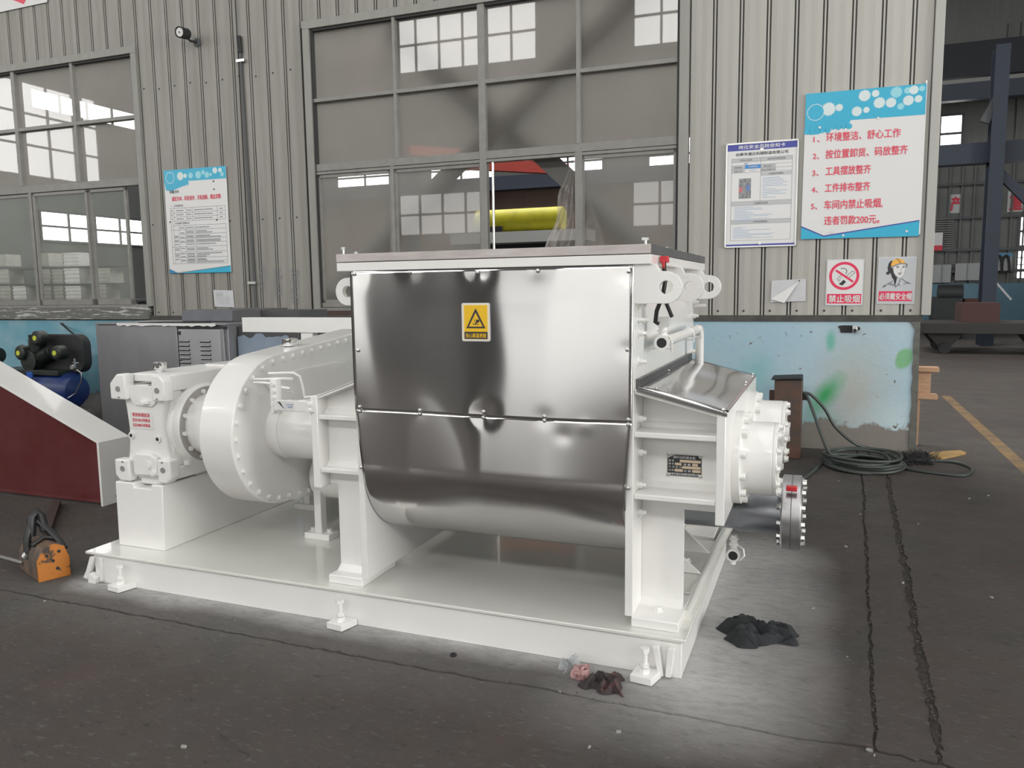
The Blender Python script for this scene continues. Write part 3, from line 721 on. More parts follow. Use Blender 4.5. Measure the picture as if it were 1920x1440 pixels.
# gussets at the far side of the right leg plate
for y in (3.53, 3.83):
    MB().prism([(-.672, .205), (-.488, .205), (-.672, .37)], 'y', y, y+.012).build('gusset', white, K)
MB().box(-.70, -.488, 3.30, 4.05, .165, .20).build('foot_plate', deckw, K, bevel=.003)
bolts(BZ, K, [(-.575, 3.70, .20), (-.60, 3.42, .20), (-.575, 3.98, .20)])
# bolts along the right end plate
BXs2 = BXs
for i, (z, y) in enumerate(((1.541, 3.035), (1.437, 3.036), (1.325, 3.038), (1.214, 3.04), (1.098, 3.042), (.989, 3.045), (.853, 3.05), (.720, 3.052), (.607, 3.055))):
    bolts(BXs, epR, [(-.672, y, z)])
MB().cyl((-.672, 3.03, 1.377), (-.628, 3.03, 1.377), .0095, 12).build('stud', white, epR, smooth=True)
MB().cyl((-.672, 4.40, 1.40), (-.60, 4.40, 1.40), .010, 12).build('stud', white, epR, smooth=True)
for z in (1.50, 1.42, 1.345, 1.25, 1.15): bolts(BXs, epR, [(-.672, 4.385, z)])

# lid and flange
fl = MB().box(-1.985, -.607, 2.955, 4.37, 1.589, 1.6255).build('flange', white, K, bevel=.002)
lid = MB().box(-1.985, -.6085, 2.953, 4.372, 1.628, 1.663).build('lid', lidsteel, K, bevel=.0015)
MB().box(-.6085, -.6065, 2.957, 4.370, 1.6285, 1.6625).build('lid_side', lidside, lid)
for x, y in ((-1.97, 2.99), (-.655, 3.08)):
    MB().cyl((x, y, 1.655), (x, y, 1.69), .0055, 10).cyl((x, y, 1.684), (x, y, 1.694), .015, 6).build('lid_bolt', zinc, lid)
for x, y in ((-1.955, 3.2), (-.64, 3.42), (-.64, 3.85), (-.64, 4.27), (-1.9, 2.98)):
    MB().cyl((x, y, 1.663), (x, y, 1.672), .012, 6).build('lid_bolt', zinc, lid)
MB().box(-.607, -.600, 3.11, 3.14, 1.59, 1.622).build('flange_notch', white, K)

# lifting lugs
def lug(x0, cx, y, s_):
    r = .060; z = 1.501; pts = [(x0, z-r)]
    n = 16; a = [(-pi/2+pi*i/n) for i in range(n+1)]
    pts += [(cx+s_*r*cos(t), z+r*sin(t)) for t in a]
    pts += [(cx-s_*.025, z+r+.002), (cx-s_*.033, z+r+.008), (cx-s_*.036, z+r+.018), (cx-s_*.037, 1.589), (x0, 1.589)]
    MB().holed(pts, (cx, z), .0255, 'y', y, y+.028).build('lifting_lug', white, K, bevel=.0015)
for y in (2.968, 3.53, 4.14): lug(-.672, -.553, y, 1)
for y in (2.985, 4.14): lug(-1.918, -1.955, y, -1)

# ---- stainless jacket sheets
YC, ZC, RT = 3.33, .80, .366
def gauss(x, z, cx, cz, sx, sz): return exp(-((x-cx)/sx)**2-((z-cz)/sz)**2)
def bulge(x, z):
    # gentle oil-canning of thin sheet held by screws (positive = towards the front)
    s_ = (x+1.92)/1.245; e = max(0, min(1, s_))
    env = (sin(pi*e))**.55
    tz = (z-.985)/.6 if z > .985 else (z-.70)/.285
    d = BUL(s_, z)
    sm = lambda t: (lambda q: q*q*(3-2*q))(max(0., min(1., t)))
    tq = max(0., (1.45-z)/.70); d += .040*sm((s_-.20)/.30)*sm((1.0-s_)/.30)*((.4*tq+.6*tq*tq) if z > .75 else sm((z-.47)/.28))
    # dimples at the screws
    for sx_, sz_, a, wd in DIMP: d += a*gauss(x, z, sx_, sz_, wd, wd)
    return d
def BUL(s_, z):
    return .006*sin(pi*min(1, max(0, s_)))*(.55+.45*cos((z-1.2)*4.2)) + .0035*sin(2*pi*(s_*1.35+.16+.13*sin((z-1.15)*4.6))) + .0006*sin(2*pi*(s_*3.1+.3))*cos((z-.9)*3.5)
DIMP = [(onY(x, y, 2.95).x, onY(x, y, 2.95).z, a, w_) for x, y, a, w_ in
        ((663, 512, -.002, .05), (767, 510, -.0012, .04), (895, 510, -.003, .045), (1009, 506, -.002, .045), (1178, 507, -.004, .06),
         (1176, 655, -.0015, .03), (673, 765, -.0025, .04), (788, 772, -.0012, .03), (909, 775, -.0045, .045), (1024, 782, -.0015, .035), (1178, 790, -.002, .04),
         (676, 880, -.0025, .05), (1178, 915, -.003, .06), (1060, 815, -.0016, .03), (1100, 800, .0014, .025))]
def xedge(z):
    L_ = [(1.60, -1.916, -.6745), (.983, -1.914, -.6765), (.684, -1.886, -.700), (0, -1.886, -.704)]
    for (z1, a1, b1_), (z0, a0, b0) in zip(L_, L_[1:]):
        if z >= z0: t = (z-z0)/(z1-z0); return a0+(a1-a0)*t, b0+(b1_-b0)*t
    return -1.886, -.704
def sheet(name, stations, nx=72):
    """stations: list of (y, z, outward(ny,nz)) down the section"""
    vs = []; uvs = []; L_ = 0; prev = None
    for (y, z, nrm) in stations:
        if prev: L_ += hypot(y-prev[0], z-prev[1])
        prev = (y, z); xa, xb = xedge(z)
        for i in range(nx+1):
            t = i/nx; x = xa+(xb-xa)*t; d = bulge(x, z)
            if name == 'lower_jacket_sheet': q_ = max(0, min(1, (z-.42)/.30)); d *= q_*q_*(3-2*q_)
            vs.append((x, y+nrm[0]*d, z+nrm[1]*d)); uvs.append((x, -L_))
    n = nx+1; fs = []
    for k_ in range(len(stations)-1): fs += [(k_*n+i, (k_+1)*n+i, (k_+1)*n+i+1, k_*n+i+1) for i in range(nx)]
    org = ORG[K.name]; me = bpy.data.meshes.new(name); me.from_pydata([Vector(v)-org for v in vs], [], fs)
    uvl = me.uv_layers.new(name='UVMap')
    for p in me.polygons:
        p.use_smooth = True
        for li in p.loop_indices: uvl.data[li].uv = uvs[me.loops[li].vertex_index]
    me.materials.append(brushed)
    o = bpy.data.objects.new(name, me); place(o, K, org, False)
    so_ = o.modifiers.new('thickness', 'SOLIDIFY'); so_.thickness = .0012; so_.offset = -1
    return o
upS = sheet('upper_jacket_sheet', [(2.951, 1.587-(1.587-.9835)*i/52, (-1, 0)) for i in range(53)])
ZS = .735
st = [(2.9525, .987-(.987-ZS)*i/22, (-1, 0)) for i in range(23)]
for i in range(1, 46):
    a = pi+(pi/2+.25)*i/45
    st.append((YC-.02+.36*cos(a), ZS+.36*sin(a), (cos(a), sin(a))))
loS = sheet('lower_jacket_sheet', st)
def scr_at(par, pts):
    for x, y in pts: p = onY(x, y, 2.948); inst('screw', SY, par, (p.x, 2.948-bulge(p.x, p.z)*.9, p.z))
scr_at(upS, ((664, 514), (767, 511), (895, 511), (1009, 508), (1178, 509), (1176, 656), (672, 657), (674, 763), (788, 769), (909, 771), (1024, 779), (1178, 787)))
scr_at(loS, ((674, 771), (788, 776), (909, 782), (1024, 787), (1178, 796), (677, 876), (1178, 915)))
# trough ends visible under the jacket: inner body behind the sheets
MB().box(-1.885, -.705, 2.975, 4.40, .80, 1.588).build('hopper_body', white, K)
mb = MB()
for cy in (YC, 3.99): mb.cyl((-1.885, cy, .735), (-.705, cy, .735), .34, 48)
mb.build('trough', white, K, smooth=True)

# warning label on the jacket
lb = onY(893, 604, 2.944)
def rrect(cx, cz, w_, h_, r, n=5):
    out = []
    for sx, sz, a0 in ((1, 1, 0), (-1, 1, pi/2), (-1, -1, pi), (1, -1, 3*pi/2)):
        for i in range(n+1): a = a0+pi/2*i/n; out.append((cx+sx*(w_/2-r)+r*cos(a), cz+sz*(h_/2-r)+r*sin(a)))
    return out
lw = onY(919, 604, 2.94).x-onY(866, 604, 2.94).x; lh = onY(893, 568, 2.94).z-onY(893, 640, 2.94).z
LY = 2.9415-max(0, 0)
WY = 2.951-max(bulge(lb.x+a, lb.z+c) for a in (-.05, 0, .05) for c in (-.08, 0, .08))-.001
wl = MB().prism(rrect(lb.x, lb.z, lw, lh, .008), 'y', WY-.001, WY+.001).build('warning_label', signw, K)
def yflat(par, m, pts, y, nm='print'): return flat(nm, m, par, [(p[0], y, p[1]) for p in pts], (0, -1, 0), 0)
cx, cz = lb.x, lb.z
yflat(wl, cream, rrect(cx, cz, lw*.92, lh*.94, .006), WY-.0014)
yflat(wl, yellow, [(cx-lw*.41, cz-lh*.44), (cx+lw*.41, cz-lh*.44), (cx+lw*.41, cz+lh*.44), (cx-lw*.41, cz+lh*.44)], WY-.0017)
yflat(wl, inkm, [(cx-lw*.41, cz-lh*.44), (cx+lw*.41, cz-lh*.44), (cx+lw*.41, cz-lh*.25), (cx-lw*.41, cz-lh*.25)], WY-.002)
yflat(wl, inkm, [(cx-lw*.34, cz-lh*.16), (cx+lw*.34, cz-lh*.16), (cx+lw*.02, cz+lh*.34), (cx-lw*.02, cz+lh*.34)], WY-.002)
yflat(wl, yellow, [(cx-lw*.245, cz-lh*.115), (cx+lw*.245, cz-lh*.115), (cx, cz+lh*.245)], WY-.0023)
yflat(wl, inkm, [(cx-lw*.11, cz-lh*.062), (cx+lw*.11, cz-lh*.062), (cx+lw*.11, cz-lh*.04), (cx-lw*.11, cz-lh*.04)], WY-.0026)
yflat(wl, inkm, [(cx+lw*.07+lw*.065*cos(a), cz+lh*.03+lh*.045*sin(a)) for a in [i*pi/7 for i in range(14)]], WY-.0026)
yflat(wl, inkm, [(cx-lw*.03, cz-lh*.04), (cx+lw*.02, cz-lh*.04), (cx+lw*.07, cz+lh*.02), (cx+lw*.02, cz+lh*.02)], WY-.0026)
yflat(wl, inkm, [(cx-lw*.07, cz-lh*.01), (cx-lw*.05, cz-lh*.01), (cx-lw*.015, cz+lh*.06), (cx-lw*.03, cz+lh*.12), (cx-lw*.035, cz+lh*.05)], WY-.0026)
lettering('当心高温表面', yellow, wl, (cx-lw*.36, WY-.0026, cz-lh*.405), (lw*.72, 0, 0), (0, 0, lh*.115), (0, -1, 0), 0.0, .02)

# stainless cover over the right bearing box
def q4(name, m, par, P, t=.003, n=14, amp=0., smooth=True):
    a, b_, c, d = [Vector(p) for p in P]; vs = []; nn = (b_-a).cross(d-a).normalized()
    for j in range(n+1):
        for i in range(n+1):
            s_, t_ = i/n, j/n
            p = (a*(1-s_)+b_*s_)*(1-t_)+(d*(1-s_)+c*s_)*t_
            p = p+nn*amp*(sin(t_*7+s_*2)+.8*sin(s_*9+t_*3))*sin(pi*s_)*sin(pi*t_); vs.append(p)
    m1 = n+1
    mb = MB(); mb.add(vs, [(j*m1+i, j*m1+i+1, (j+1)*m1+i+1, (j+1)*m1+i) for j in range(n) for i in range(n)])
    o = mb.build(name, m, par, smooth=smooth)
    so_ = o.modifiers.new('thickness', 'SOLIDIFY'); so_.thickness = t; so_.offset = 0; return o
cov = q4('cover_sheet', polished, K, [(-.660, 2.995, 1.120), (-.322, 2.975, 1.036), (-.322, 4.33, 1.036), (-.660, 4.30, 1.120)], .002, 20, .006)
MB().box(-.670, -.655, 3.0, 4.30, 1.114, 1.150).build('cover_upstand', lidside, cov)
MB().prism([(-.660, 1.120), (-.322, 1.036), (-.322, 1.024), (-.660, 1.108)], 'y', 2.963, 2.973).build('cover_lip', polished, cov)
for x, y in ((-.34, 3.0), (-.34, 4.28), (-.34, 3.9), (-.60, 3.05), (-.655, 3.6)):
    inst('screw', SY, cov, (x, y, 1.036+(-.322-x)*.249+.004), (-pi/2, 0, 0))
# mirror of it on the left, plain painted
MB().prism([(-1.918, 1.112), (-2.13, 1.034), (-2.13, 1.028), (-1.918, 1.106)], 'y', 2.975, 4.33).build('top_plate', white, K)

# nameplate
npx0, npx1, npz0, npz1 = -.571, -.434, .748, .838
PY = 3.1295
npl = MB().prism([(npx0, npz0), (npx1, npz0), (npx1, npz1), (npx0, npz1)], 'y', PY-.001, PY+.0005).build('nameplate', zinc, K)
def npq(x0, x1, z0, z1, m, d=.0015): return yflat(npl, m, [(npx0+(npx1-npx0)*x0, npz0+(npz1-npz0)*z0), (npx0+(npx1-npx0)*x1, npz0+(npz1-npz0)*z0), (npx0+(npx1-npx0)*x1, npz0+(npz1-npz0)*z1), (npx0+(npx1-npx0)*x0, npz0+(npz1-npz0)*z1)], PY-d)
yflat(npl, inkm, [(npx0+(npx1-npx0)*a, npz0+(npz1-npz0)*c) for a, c in ((.06, .02), (.95, .02), (.99, .08), (.99, .90), (.95, .97), (.22, .97), (.02, .80), (.02, .10))], PY-.0013)
for a, b_, c, d in ((.37, .97, .64, .76), (.23, .42, .50, .61), (.73, .89, .50, .61), (.44, .97, .36, .48), (.22, .46, .21, .33), (.73, .97, .21, .33)): npq(a, b_, c, d, tan)
NW, NH = npx1-npx0, npz1-npz0
def npt(s_, a, b_, c, d): lettering(s_, signw, npl, (npx0+NW*a, PY-.0016, npz0+NH*c), (NW*(b_-a), 0, 0), (0, 0, NH*(d-c)), (0, -1, 0), 0, .01)
npt('螺杆出料捏合机', .18, .82, .80, .93); npt('如皋市通达机械制造有限公司', .07, .93, .05, .16)
npt('型 号', .05, .20, .65, .74); npt('编 号', .05, .20, .51, .60); npt('容 量', .48, .68, .51, .60); npt('工 作 压 力', .05, .42, .37, .46); npt('功 率', .05, .19, .22, .31); npt('日 期', .50, .69, .22, .31)
for a, c in ((npx0+.005, npz1-.004), (npx1-.005, npz1-.004), (npx0+.005, npz0+.004), (npx1-.005, npz0+.004)): inst('rivet', SY, npl, (a, PY, c))

# bearing housings on the right
def circ(cy, cz_, r, n, a0=0.): return [(cy+r*cos(a0+2*pi*i/n), cz_+r*sin(a0+2*pi*i/n)) for i in range(n)]
for nm, cy in (('bearing_housing', 3.335), ('bearing_housing', 3.985)):
    bh = MB().lathe((-.326, cy, .80), (1, 0, 0), [(0, .192), (.032, .192), (.034, .188), (.036, .155), (.05, .150), (.152, .150), (.156, .146), (.158, .140)], 56).build('bearing_housing', white, K, smooth=True)
    bolts(BXc, bh, [(-.292, y, z) for y, z in circ(cy, .80, .172, 12, .26)])
    c2 = MB().lathe((-.170, cy, .80), (1, 0, 0), [(0, .149), (.012, .149), (.014, .147), (.014, .09), (.004, .088), (.004, .02)], 56).build('end_cap', white, bh, smooth=True)
    for y, z in circ(cy, .80, .135, 12, .1): inst('bolt', BX, bh, (-.156, y, z))
    MB().cyl((-.17, cy, .80), (-.14, cy, .80), .045, 24).build('shaft_end', white, bh, smooth=True)
# left side of the shafts
for cy in (3.335, 3.985):
    MB().lathe((-2.164, cy, .80), (-1, 0, 0), [(0, .19), (.03, .19), (.032, .15), (.438, .15)], 48).build('drive_tube', white, K, smooth=True)
# lower discharge screw housing on the left, open end ring
MB().lathe((-2.56, 3.60, .50), (1, 0, 0), [(0, .125), (.30, .125), (.30, .07), (.28, .07), (.28, .0)], 40).build('screw_housing', white, K, smooth=True)
MB().cyl((-2.275, 3.60, .50), (-2.262, 3.60, .50), .055, 24).build('screw_bore', blackm, K)

# discharge pipe and blind flange
dp = MB().lathe((-.66, 3.66, .495), (1, 0, 0), [(0, .098), (.30, .098), (.33, .104), (.334, .106), (.512, .106)], 48).build('discharge_pipe', darksteel, K, smooth=True)
df = MB().lathe((-.150, 3.66, .495), (1, 0, 0), [(0, .158), (.006, .166), (.040, .166), (.042, .163), (.044, .166), (.078, .166), (.084, .158)], 64).build('blind_flange', flgsteel, K, smooth=True)
bolts(BXz, df, [(-.066, y, z) for y, z in circ(3.66, .495, .138, 12, .13)])
for y, z in circ(3.66, .495, .138, 12, .13): inst('bolt', BXz, df, (-.150, y, z), (0, pi, 0))
MB().box(-.13, -.085, 3.50, 3.535, .628, .648).build('red_cap', red, df, bevel=.003)
# drain valve under the pipe
def ball_valve(p, name='drain_valve'):
    x, y, z = p
    v = MB().cyl((x, y, z+.075), (x, y, z), .016, 16).cyl((x, y, z+.055), (x, y, z+.062), .023, 6).cyl((x, y, z+.028), (x, y, z+.040), .023, 6).lathe((x, y+.022, z-.012), (0, -1, 0), [(0, .016), (.018, .022), (.028, .022), (.03, .030), (.056, .030), (.056, .022)], 24).build(name, white, K, smooth=True)
    MB().cyl((x, y-.0345, z-.012), (x, y-.030, z-.012), .021, 20).build('bore', blackm, v)
    return v
dv = ball_valve((-.352, 3.62, .30))
MB().tube([(-.352+.02, 3.60, .335), (-.352+.045, 3.585, .325), (-.352+.05, 3.58, .295), (-.352+.03, 3.585, .27)], .004, 8).build('valve_handle', white, dv, smooth=True)
MB().cyl((-.352, 3.60, .258), (-.352, 3.60, .245), .012, 8).build('valve_knob', white, dv)
# water pipe and valve on the right end face
tv = MB().lathe((-.60, 3.19, 1.282), (0, -1, 0), [(0, .020), (.03, .022), (.032, .030), (.05, .031), (.05, .021)], 24).cyl((-.60, 3.17, 1.28), (-.60, 3.17, 1.345), .017, 16).cyl((-.60, 3.17, 1.31), (-.60, 3.17, 1.316), .025, 6).cyl((-.60, 3.17, 1.325), (-.60, 3.17, 1.333), .024, 6).box(-.618, -.575, 3.15, 3.19, 1.345, 1.385).build('tap_valve', white, K, smooth=True)
MB().cyl((-.60, 3.139, 1.282), (-.60, 3.142, 1.282), .020, 20).build('bore', blackm, tv)
wp = MB().tube([(-.60, 3.19, 1.281), (-.60, 3.6, 1.284), (-.60, 4.10, 1.289), (-.60, 4.155, 1.286), (-.60, 4.172, 1.268), (-.60, 4.176, 1.23), (-.60, 4.176, 1.06)], .022, 14).build('water_pipe', white, K, smooth=True)
for y in (3.215, 3.80, 4.05):
    MB().tube([(-.625, y, 1.25), (-.627, y, 1.28), (-.62, y, 1.30), (-.60, y, 1.308), (-.58, y, 1.30), (-.573, y, 1.28), (-.575, y, 1.24)], .0045, 8).build('pipe_clip', white, wp, smooth=True)
    MB().box(-.672, -.57, y-.006, y+.006, 1.250, 1.256).build('pipe_bracket', white, wp)
MB().tube([(-.59, 3.12, 1.60), (-.585, 3.10, 1.57), (-.58, 3.10, 1.53), (-.588, 3.09, 1.47), (-.615, 3.11, 1.41), (-.622, 3.12, 1.365), (-.612, 3.13, 1.36)], .0085, 8).build('black_strap', black, K, smooth=True)
MB().tube([(-.588, 3.12, 1.46), (-.575, 3.14, 1.42), (-.562, 3.15, 1.385)], .0075, 8).build('black_strap', black, K, smooth=True)
MB().box(-.602, -.570, 3.095, 3.125, 1.597, 1.622).box(-.592, -.582, 3.09, 3.10, 1.575, 1.60).build('red_clip', red, K, bevel=.002)

# ---- gear housing
def hull(pts):
    pts = sorted(set(pts)); lo = []; up = []
    for p in pts:
        while len(lo) > 1 and (lo[-1][0]-lo[-2][0])*(p[1]-lo[-2][1])-(lo[-1][1]-lo[-2][1])*(p[0]-lo[-2][0]) <= 0: lo.pop()
        lo.append(p)
    for p in reversed(pts):
        while len(up) > 1 and (up[-1][0]-up[-2][0])*(p[1]-up[-2][1])-(up[-1][1]-up[-2][1])*(p[0]-up[-2][0]) <= 0: up.pop()
        up.append(p)
    return lo[:-1]+up[:-1]
def gh(off): return hull([(round(3.33+(.388-off)*cos(a), 5), round(.80+(.388-off)*sin(a), 5)) for a in [i*2*pi/90 for i in range(90)]]+[(round(4.20+(.47-off)*cos(a), 5), round(.80+(.47-off)*sin(a), 5)) for a in [i*2*pi/90 for i in range(90)]])
ghs = MB().prism(gh(0), 'x', -2.80, -2.60).build('gear_housing', white, K, bevel=.006)
P_ = gh(.030); per = []
tot = 0
for i in range(len(P_)):
    a, b_ = P_[i], P_[(i+1) % len(P_)]; per.append((tot, a, b_)); tot += hypot(b_[0]-a[0], b_[1]-a[1])
nb = round(tot/.083)
for i in range(nb):
    s_ = tot*i/nb
    for t0, a, b_ in per:
        l = hypot(b_[0]-a[0], b_[1]-a[1])
        if t0 <= s_ < t0+l:
            q = (s_-t0)/l; y, z = a[0]+(b_[0]-a[0])*q, a[1]+(b_[1]-a[1])*q
            if y < 4.35: inst('bolt', BX, ghs, (-2.60, y, z))
            break
# raised inner cover on the gear face
q = [onX(x, y, -2.588) for x, y in ((492, 712), (560, 692), (655, 674), (664, 690), (664, 780), (560, 780), (540, 770))]
MB().prism([(v.y, v.z) for v in q], 'x', -2.60, -2.592).build('inspection_cover', white, K, bevel=.004)
MB().lathe((-2.80, 3.33, .80), (-1, 0, 0), [(0, .300), (.05, .285), (.15, .235), (.22, .190), (.29, .165), (.33, .160)], 56).build('coupling_housing', white, K, smooth=True)
# reducer
rb = MB()
wa = [(-3.40, 1.02), (-3.425, .96), (-3.415, .90), (-3.405, .80), (-3.415, .68), (-3.435, .60), (-3.425, .54), (-3.15, .535), (-3.125, .60), (-3.15, .70), (-3.165, .80), (-3.16, .90), (-3.145, .97), (-3.16, 1.02)]
red_ = MB().prism(wa, 'y', 3.085, 3.16).build('reducer_front', castw, K, bevel=.012, seg=3)
core = MB().box(-3.42, -3.175, 3.12, 4.25, .55, 1.03).box(-3.44, -3.145, 3.32, 4.25, 1.03, 1.085).box(-3.42, -3.15, 3.11, 4.25, .535, .575).build('reducer_body', castw, K, bevel=.01)
def ear(px, pz, w_, h_, cut, sx, sz):
    # corner ear with chamfer; (px,pz) inner corner, extends sx,sz
    pts = [(px, pz), (px+sx*w_, pz), (px+sx*w_, pz+sz*(h_-cut)), (px+sx*(w_-cut), pz+sz*h_), (px, pz+sz*h_)]
    return pts
for (px, pz, w_, h_, cut, sx, sz) in ((-3.375, .955, .105, .135, .05, -1, 1), (-3.195, .955, .085, .135, .03, 1, 1), (-3.385, .635, .10, .115, .03, -1, -1), (-3.19, .65, .085, .125, .03, 1, -1)):
    er = MB().prism(ear(px, pz, w_, h_, cut, sx, sz), 'y', 3.05, 3.115).build('ear', castw, red_, bevel=.008)
    MB().cyl((px+sx*w_*.45, 3.0495, pz+sz*h_*.42), (px+sx*w_*.45, 3.046, pz+sz*h_*.42), .0145, 20).build('bolt_hole', MATS.get('hole_grey') or pbr('hole_grey', (.25, .25, .24), .6), red_)
    MB().cyl((px+sx*w_*.42, 3.0495, pz+sz*h_*.10), (px+sx*w_*.42, 3.046, pz+sz*h_*.10), .005, 12).build('pin_hole', MATS['hole_grey'], red_)
# top head bridge between the ears, with the dark inner opening
MB().box(-3.40, -3.16, 3.12, 3.34, 1.045, 1.088).build('head_bridge', castw, red_, bevel=.006)
MB().box(-3.28, -3.215, 3.113, 3.119, .985, 1.03).build('opening', MATS['hole_grey'], red_)
MB().prism([(-3.39, 1.03), (-3.37, .95), (-3.34, .925), (-3.23, .92), (-3.20, .94), (-3.19, 1.03)], 'y', 3.076, 3.084).build('pocket', castw, red_, bevel=.003)
MB().lathe((-3.265, 3.072, .937), (0, 0, 1), [(0, .024), (.010, .026), (.016, .024), (.018, .01)], 20).build('plug', castw, red_, smooth=True)
MB().prism([(-3.36, .655), (-3.34, .675), (-3.24, .675), (-3.20, .655), (-3.19, .56), (-3.36, .555)], 'y', 3.055, 3.085).build('lower_pad', castw, red_, bevel=.008)
for x, z, r in ((-3.255, .615, .020), (-3.225, .575, .016)): MB().cyl((x, 3.055, z), (x, 3.048, z), r, 20).cyl((x, 3.048, z), (x, 3.046, z), r*.45, 6).build('plug', castw, red_, smooth=True)
for x, z in ((-3.385, .762), (-3.205, .752)):
    MB().cyl((x, 3.084, z), (x, 3.078, z), .019, 24).build('plug', castw, red_, smooth=True)
    MB().cyl((x, 3.077, z), (x, 3.0765, z), .0095, 20).build('plug_bore', blackm, red_)
# side of the reducer: recesses and ribs, top and bottom ledges
for z0, z1, y1 in ((1.00, 1.085, 3.55), (.535, .60, 3.50)):
    MB().box(-3.16, -3.125, 3.10, y1, z0, z1).build('side_ledge', castw, core, bevel=.006)
MB().box(-3.17, -3.14, 3.12, 3.20, .60, 1.0).build('side_rib', castw, core, bevel=.006)
MB().box(-3.17, -3.13, 3.50, 3.55, .88, 1.0).build('side_rib', castw, core, bevel=.006)
MB().box(-3.17, -3.13, 3.46, 3.51, .58, .68).build('side_rib', castw, core, bevel=.006)
MB().cyl((-3.14, 3.16, .765), (-3.128, 3.16, .765), .020, 20).cyl((-3.128, 3.16, .765), (-3.126, 3.16, .765), .009, 6).build('plug', castw, core, smooth=True)
MB().cyl((-3.125, 3.19, .60), (-3.125, 3.19, .625), .022, 6).build('plug', castw, core)
ringm = pbr('bare_ring_metal', (.42, .40, .385), .4, metal=.3)
MB().lathe((-3.18, 3.335, .80), (1, 0, 0), [(0, .235), (.05, .228), (.06, .212), (.075, .205)], 56).build('output_boss', castw, core, smooth=True)
rg = MB().ring((-3.108, 3.335, .80), (1, 0, 0), .202, .12, .008, 56).build('output_ring', ringm, K, smooth=True)
for i in range(12):
    a = 2*pi*i/12+.15; bp_ = (-3.10, 3.335+.180*cos(a), .80+.180*sin(a))
    b_o = MB().cyl((bp_[0], bp_[1], bp_[2]), (bp_[0]+.010, bp_[1], bp_[2]), .0125, 16).build('bolt', white, rg, smooth=True)
# label on the reducer
rl0 = onY(233, 803, 3.083); rl1 = onY(283, 772, 3.083)
rlab = MB().box(-3.388, -3.232, 3.0825, 3.085, .80, .892).build('oil_label', pbr('label_grey', (.76, .755, .735), .3), red_)
for s_, z0, z1 in (('使用前请加油', .865, .885), ('首次100小时换油', .838, .856), ('以后4000小时换油', .811, .829)):
    lettering(s_, redprint, rlab, (-3.370, 3.0815, z0), (.118, 0, 0), (0, 0, z1-z0), (0, -1, 0), 0, .02)
# breather caps
def cap(p, r, h):
    MB().lathe(p, (0, 0, 1), [(0, r*.6), (h*.3, r*.62), (h*.35, r*.95), (h*.5, r), (h*.95, r), (h, r*.85)], 24).build('breather_cap', chrome, K, smooth=True)
cap((-3.30, 3.22, 1.085), .034, .055); cap((-2.71, 3.56, 1.19), .043, .062)
# motor adapter above/behind the reducer
MB().box(-3.30, -3.15, 3.55, 4.35, 1.085, 1.10).build('top_cover', white, K, bevel=.003)
MB().prism([(3.62, 1.10), (4.3, 1.10), (4.3, 1.16), (3.70, 1.135)], 'x', -3.15, -3.0).build('top_fairing', white, K, bevel=.004)
# reducer pedestal
ped = MB().prism([(-3.49, .165), (-3.172, .165), (-3.160, .515), (-3.235, .515), (-3.235, .492), (-3.355, .492), (-3.355, .515), (-3.485, .515)], 'y', 3.045, 4.15).build('pedestal', white, K, bevel=.005)
MB().box(-3.36, -3.23, 3.10, 3.2, .50, .545).build('reducer_foot', castw, K, bevel=.005)
MB().box(-3.45, -3.17, 3.30, 4.10, .515, .54).build('reducer_foot', castw, K, bevel=.003)
# support posts with foot blocks
for x, y, zt in ((-2.53, 3.50, .68), (-2.95, 3.97, .45)):
    MB().box(x-.022, x+.022, y-.006, y+.045, .165, zt).build('support_post', white, K, bevel=.003)
    MB().box(x-.075, x+.085, y-.03, y+.06, .165, .20).build('post_foot', white, K, bevel=.003)
    bolts(BZ, K, [(x-.05, y+.02, .20), (x+.055, y+.02, .20)])
MB().lathe((-2.56, 3.335, .80), (1, 0, 0), [(0, .155), (.03, .155), (.03, .15)], 48).build('tube_collar', white, K, smooth=True)
# grease distributor
gb = MB().box(-2.398, -2.36, 2.985, 3.02, .935, 1.10).build('grease_block', white, K, bevel=.002)
for z in (.955, .985, 1.015, 1.045, 1.078): inst('fitting', BY, gb, (-2.378, 2.985, z))
ga = MB().box(-2.36, -2.145, 2.962, 2.968, .958, 1.008).build('grease_arm', white, K, bevel=.002)
for z in (.968, .995): inst('bolt', BY, ga, (-2.165, 2.962, z))
gl_ = MB().box(-2.345, -2.245, 2.9605, 2.962, .962, 1.005).build('grease_label', signw, ga)
flat('print', inkm, gl_, [(-2.338, 2.96, .998), (-2.334, 2.96, 1.001), (-2.302, 2.96, .972), (-2.305, 2.96, .970)], (0, -1, 0), .0006)
flat('print', inkm, gl_, [(-2.330, 2.96, 1.001), (-2.326, 2.96, 1.003), (-2.312, 2.96, .984), (-2.315, 2.96, .983)], (0, -1, 0), .0006)
flat('print', inkb, gl_, [(-2.2965, 2.96, .962), (-2.2955, 2.96, .962), (-2.2955, 2.96, 1.005), (-2.2965, 2.96, 1.005)], (0, -1, 0), .0006)
lettering('每次开机前', inkb, gl_, (-2.288, 2.96, .986), (.036, 0, 0), (0, 0, .007), (0, -1, 0), .0006, .01)
lettering('请加油', inkb, gl_, (-2.284, 2.96, .974), (.028, 0, 0), (0, 0, .008), (0, -1, 0), .0006, .02)
def tubes(*L_):
    for pts in L_: MB().tube(pts, .0065, 8).build('grease_pipe', white, K, smooth=True)
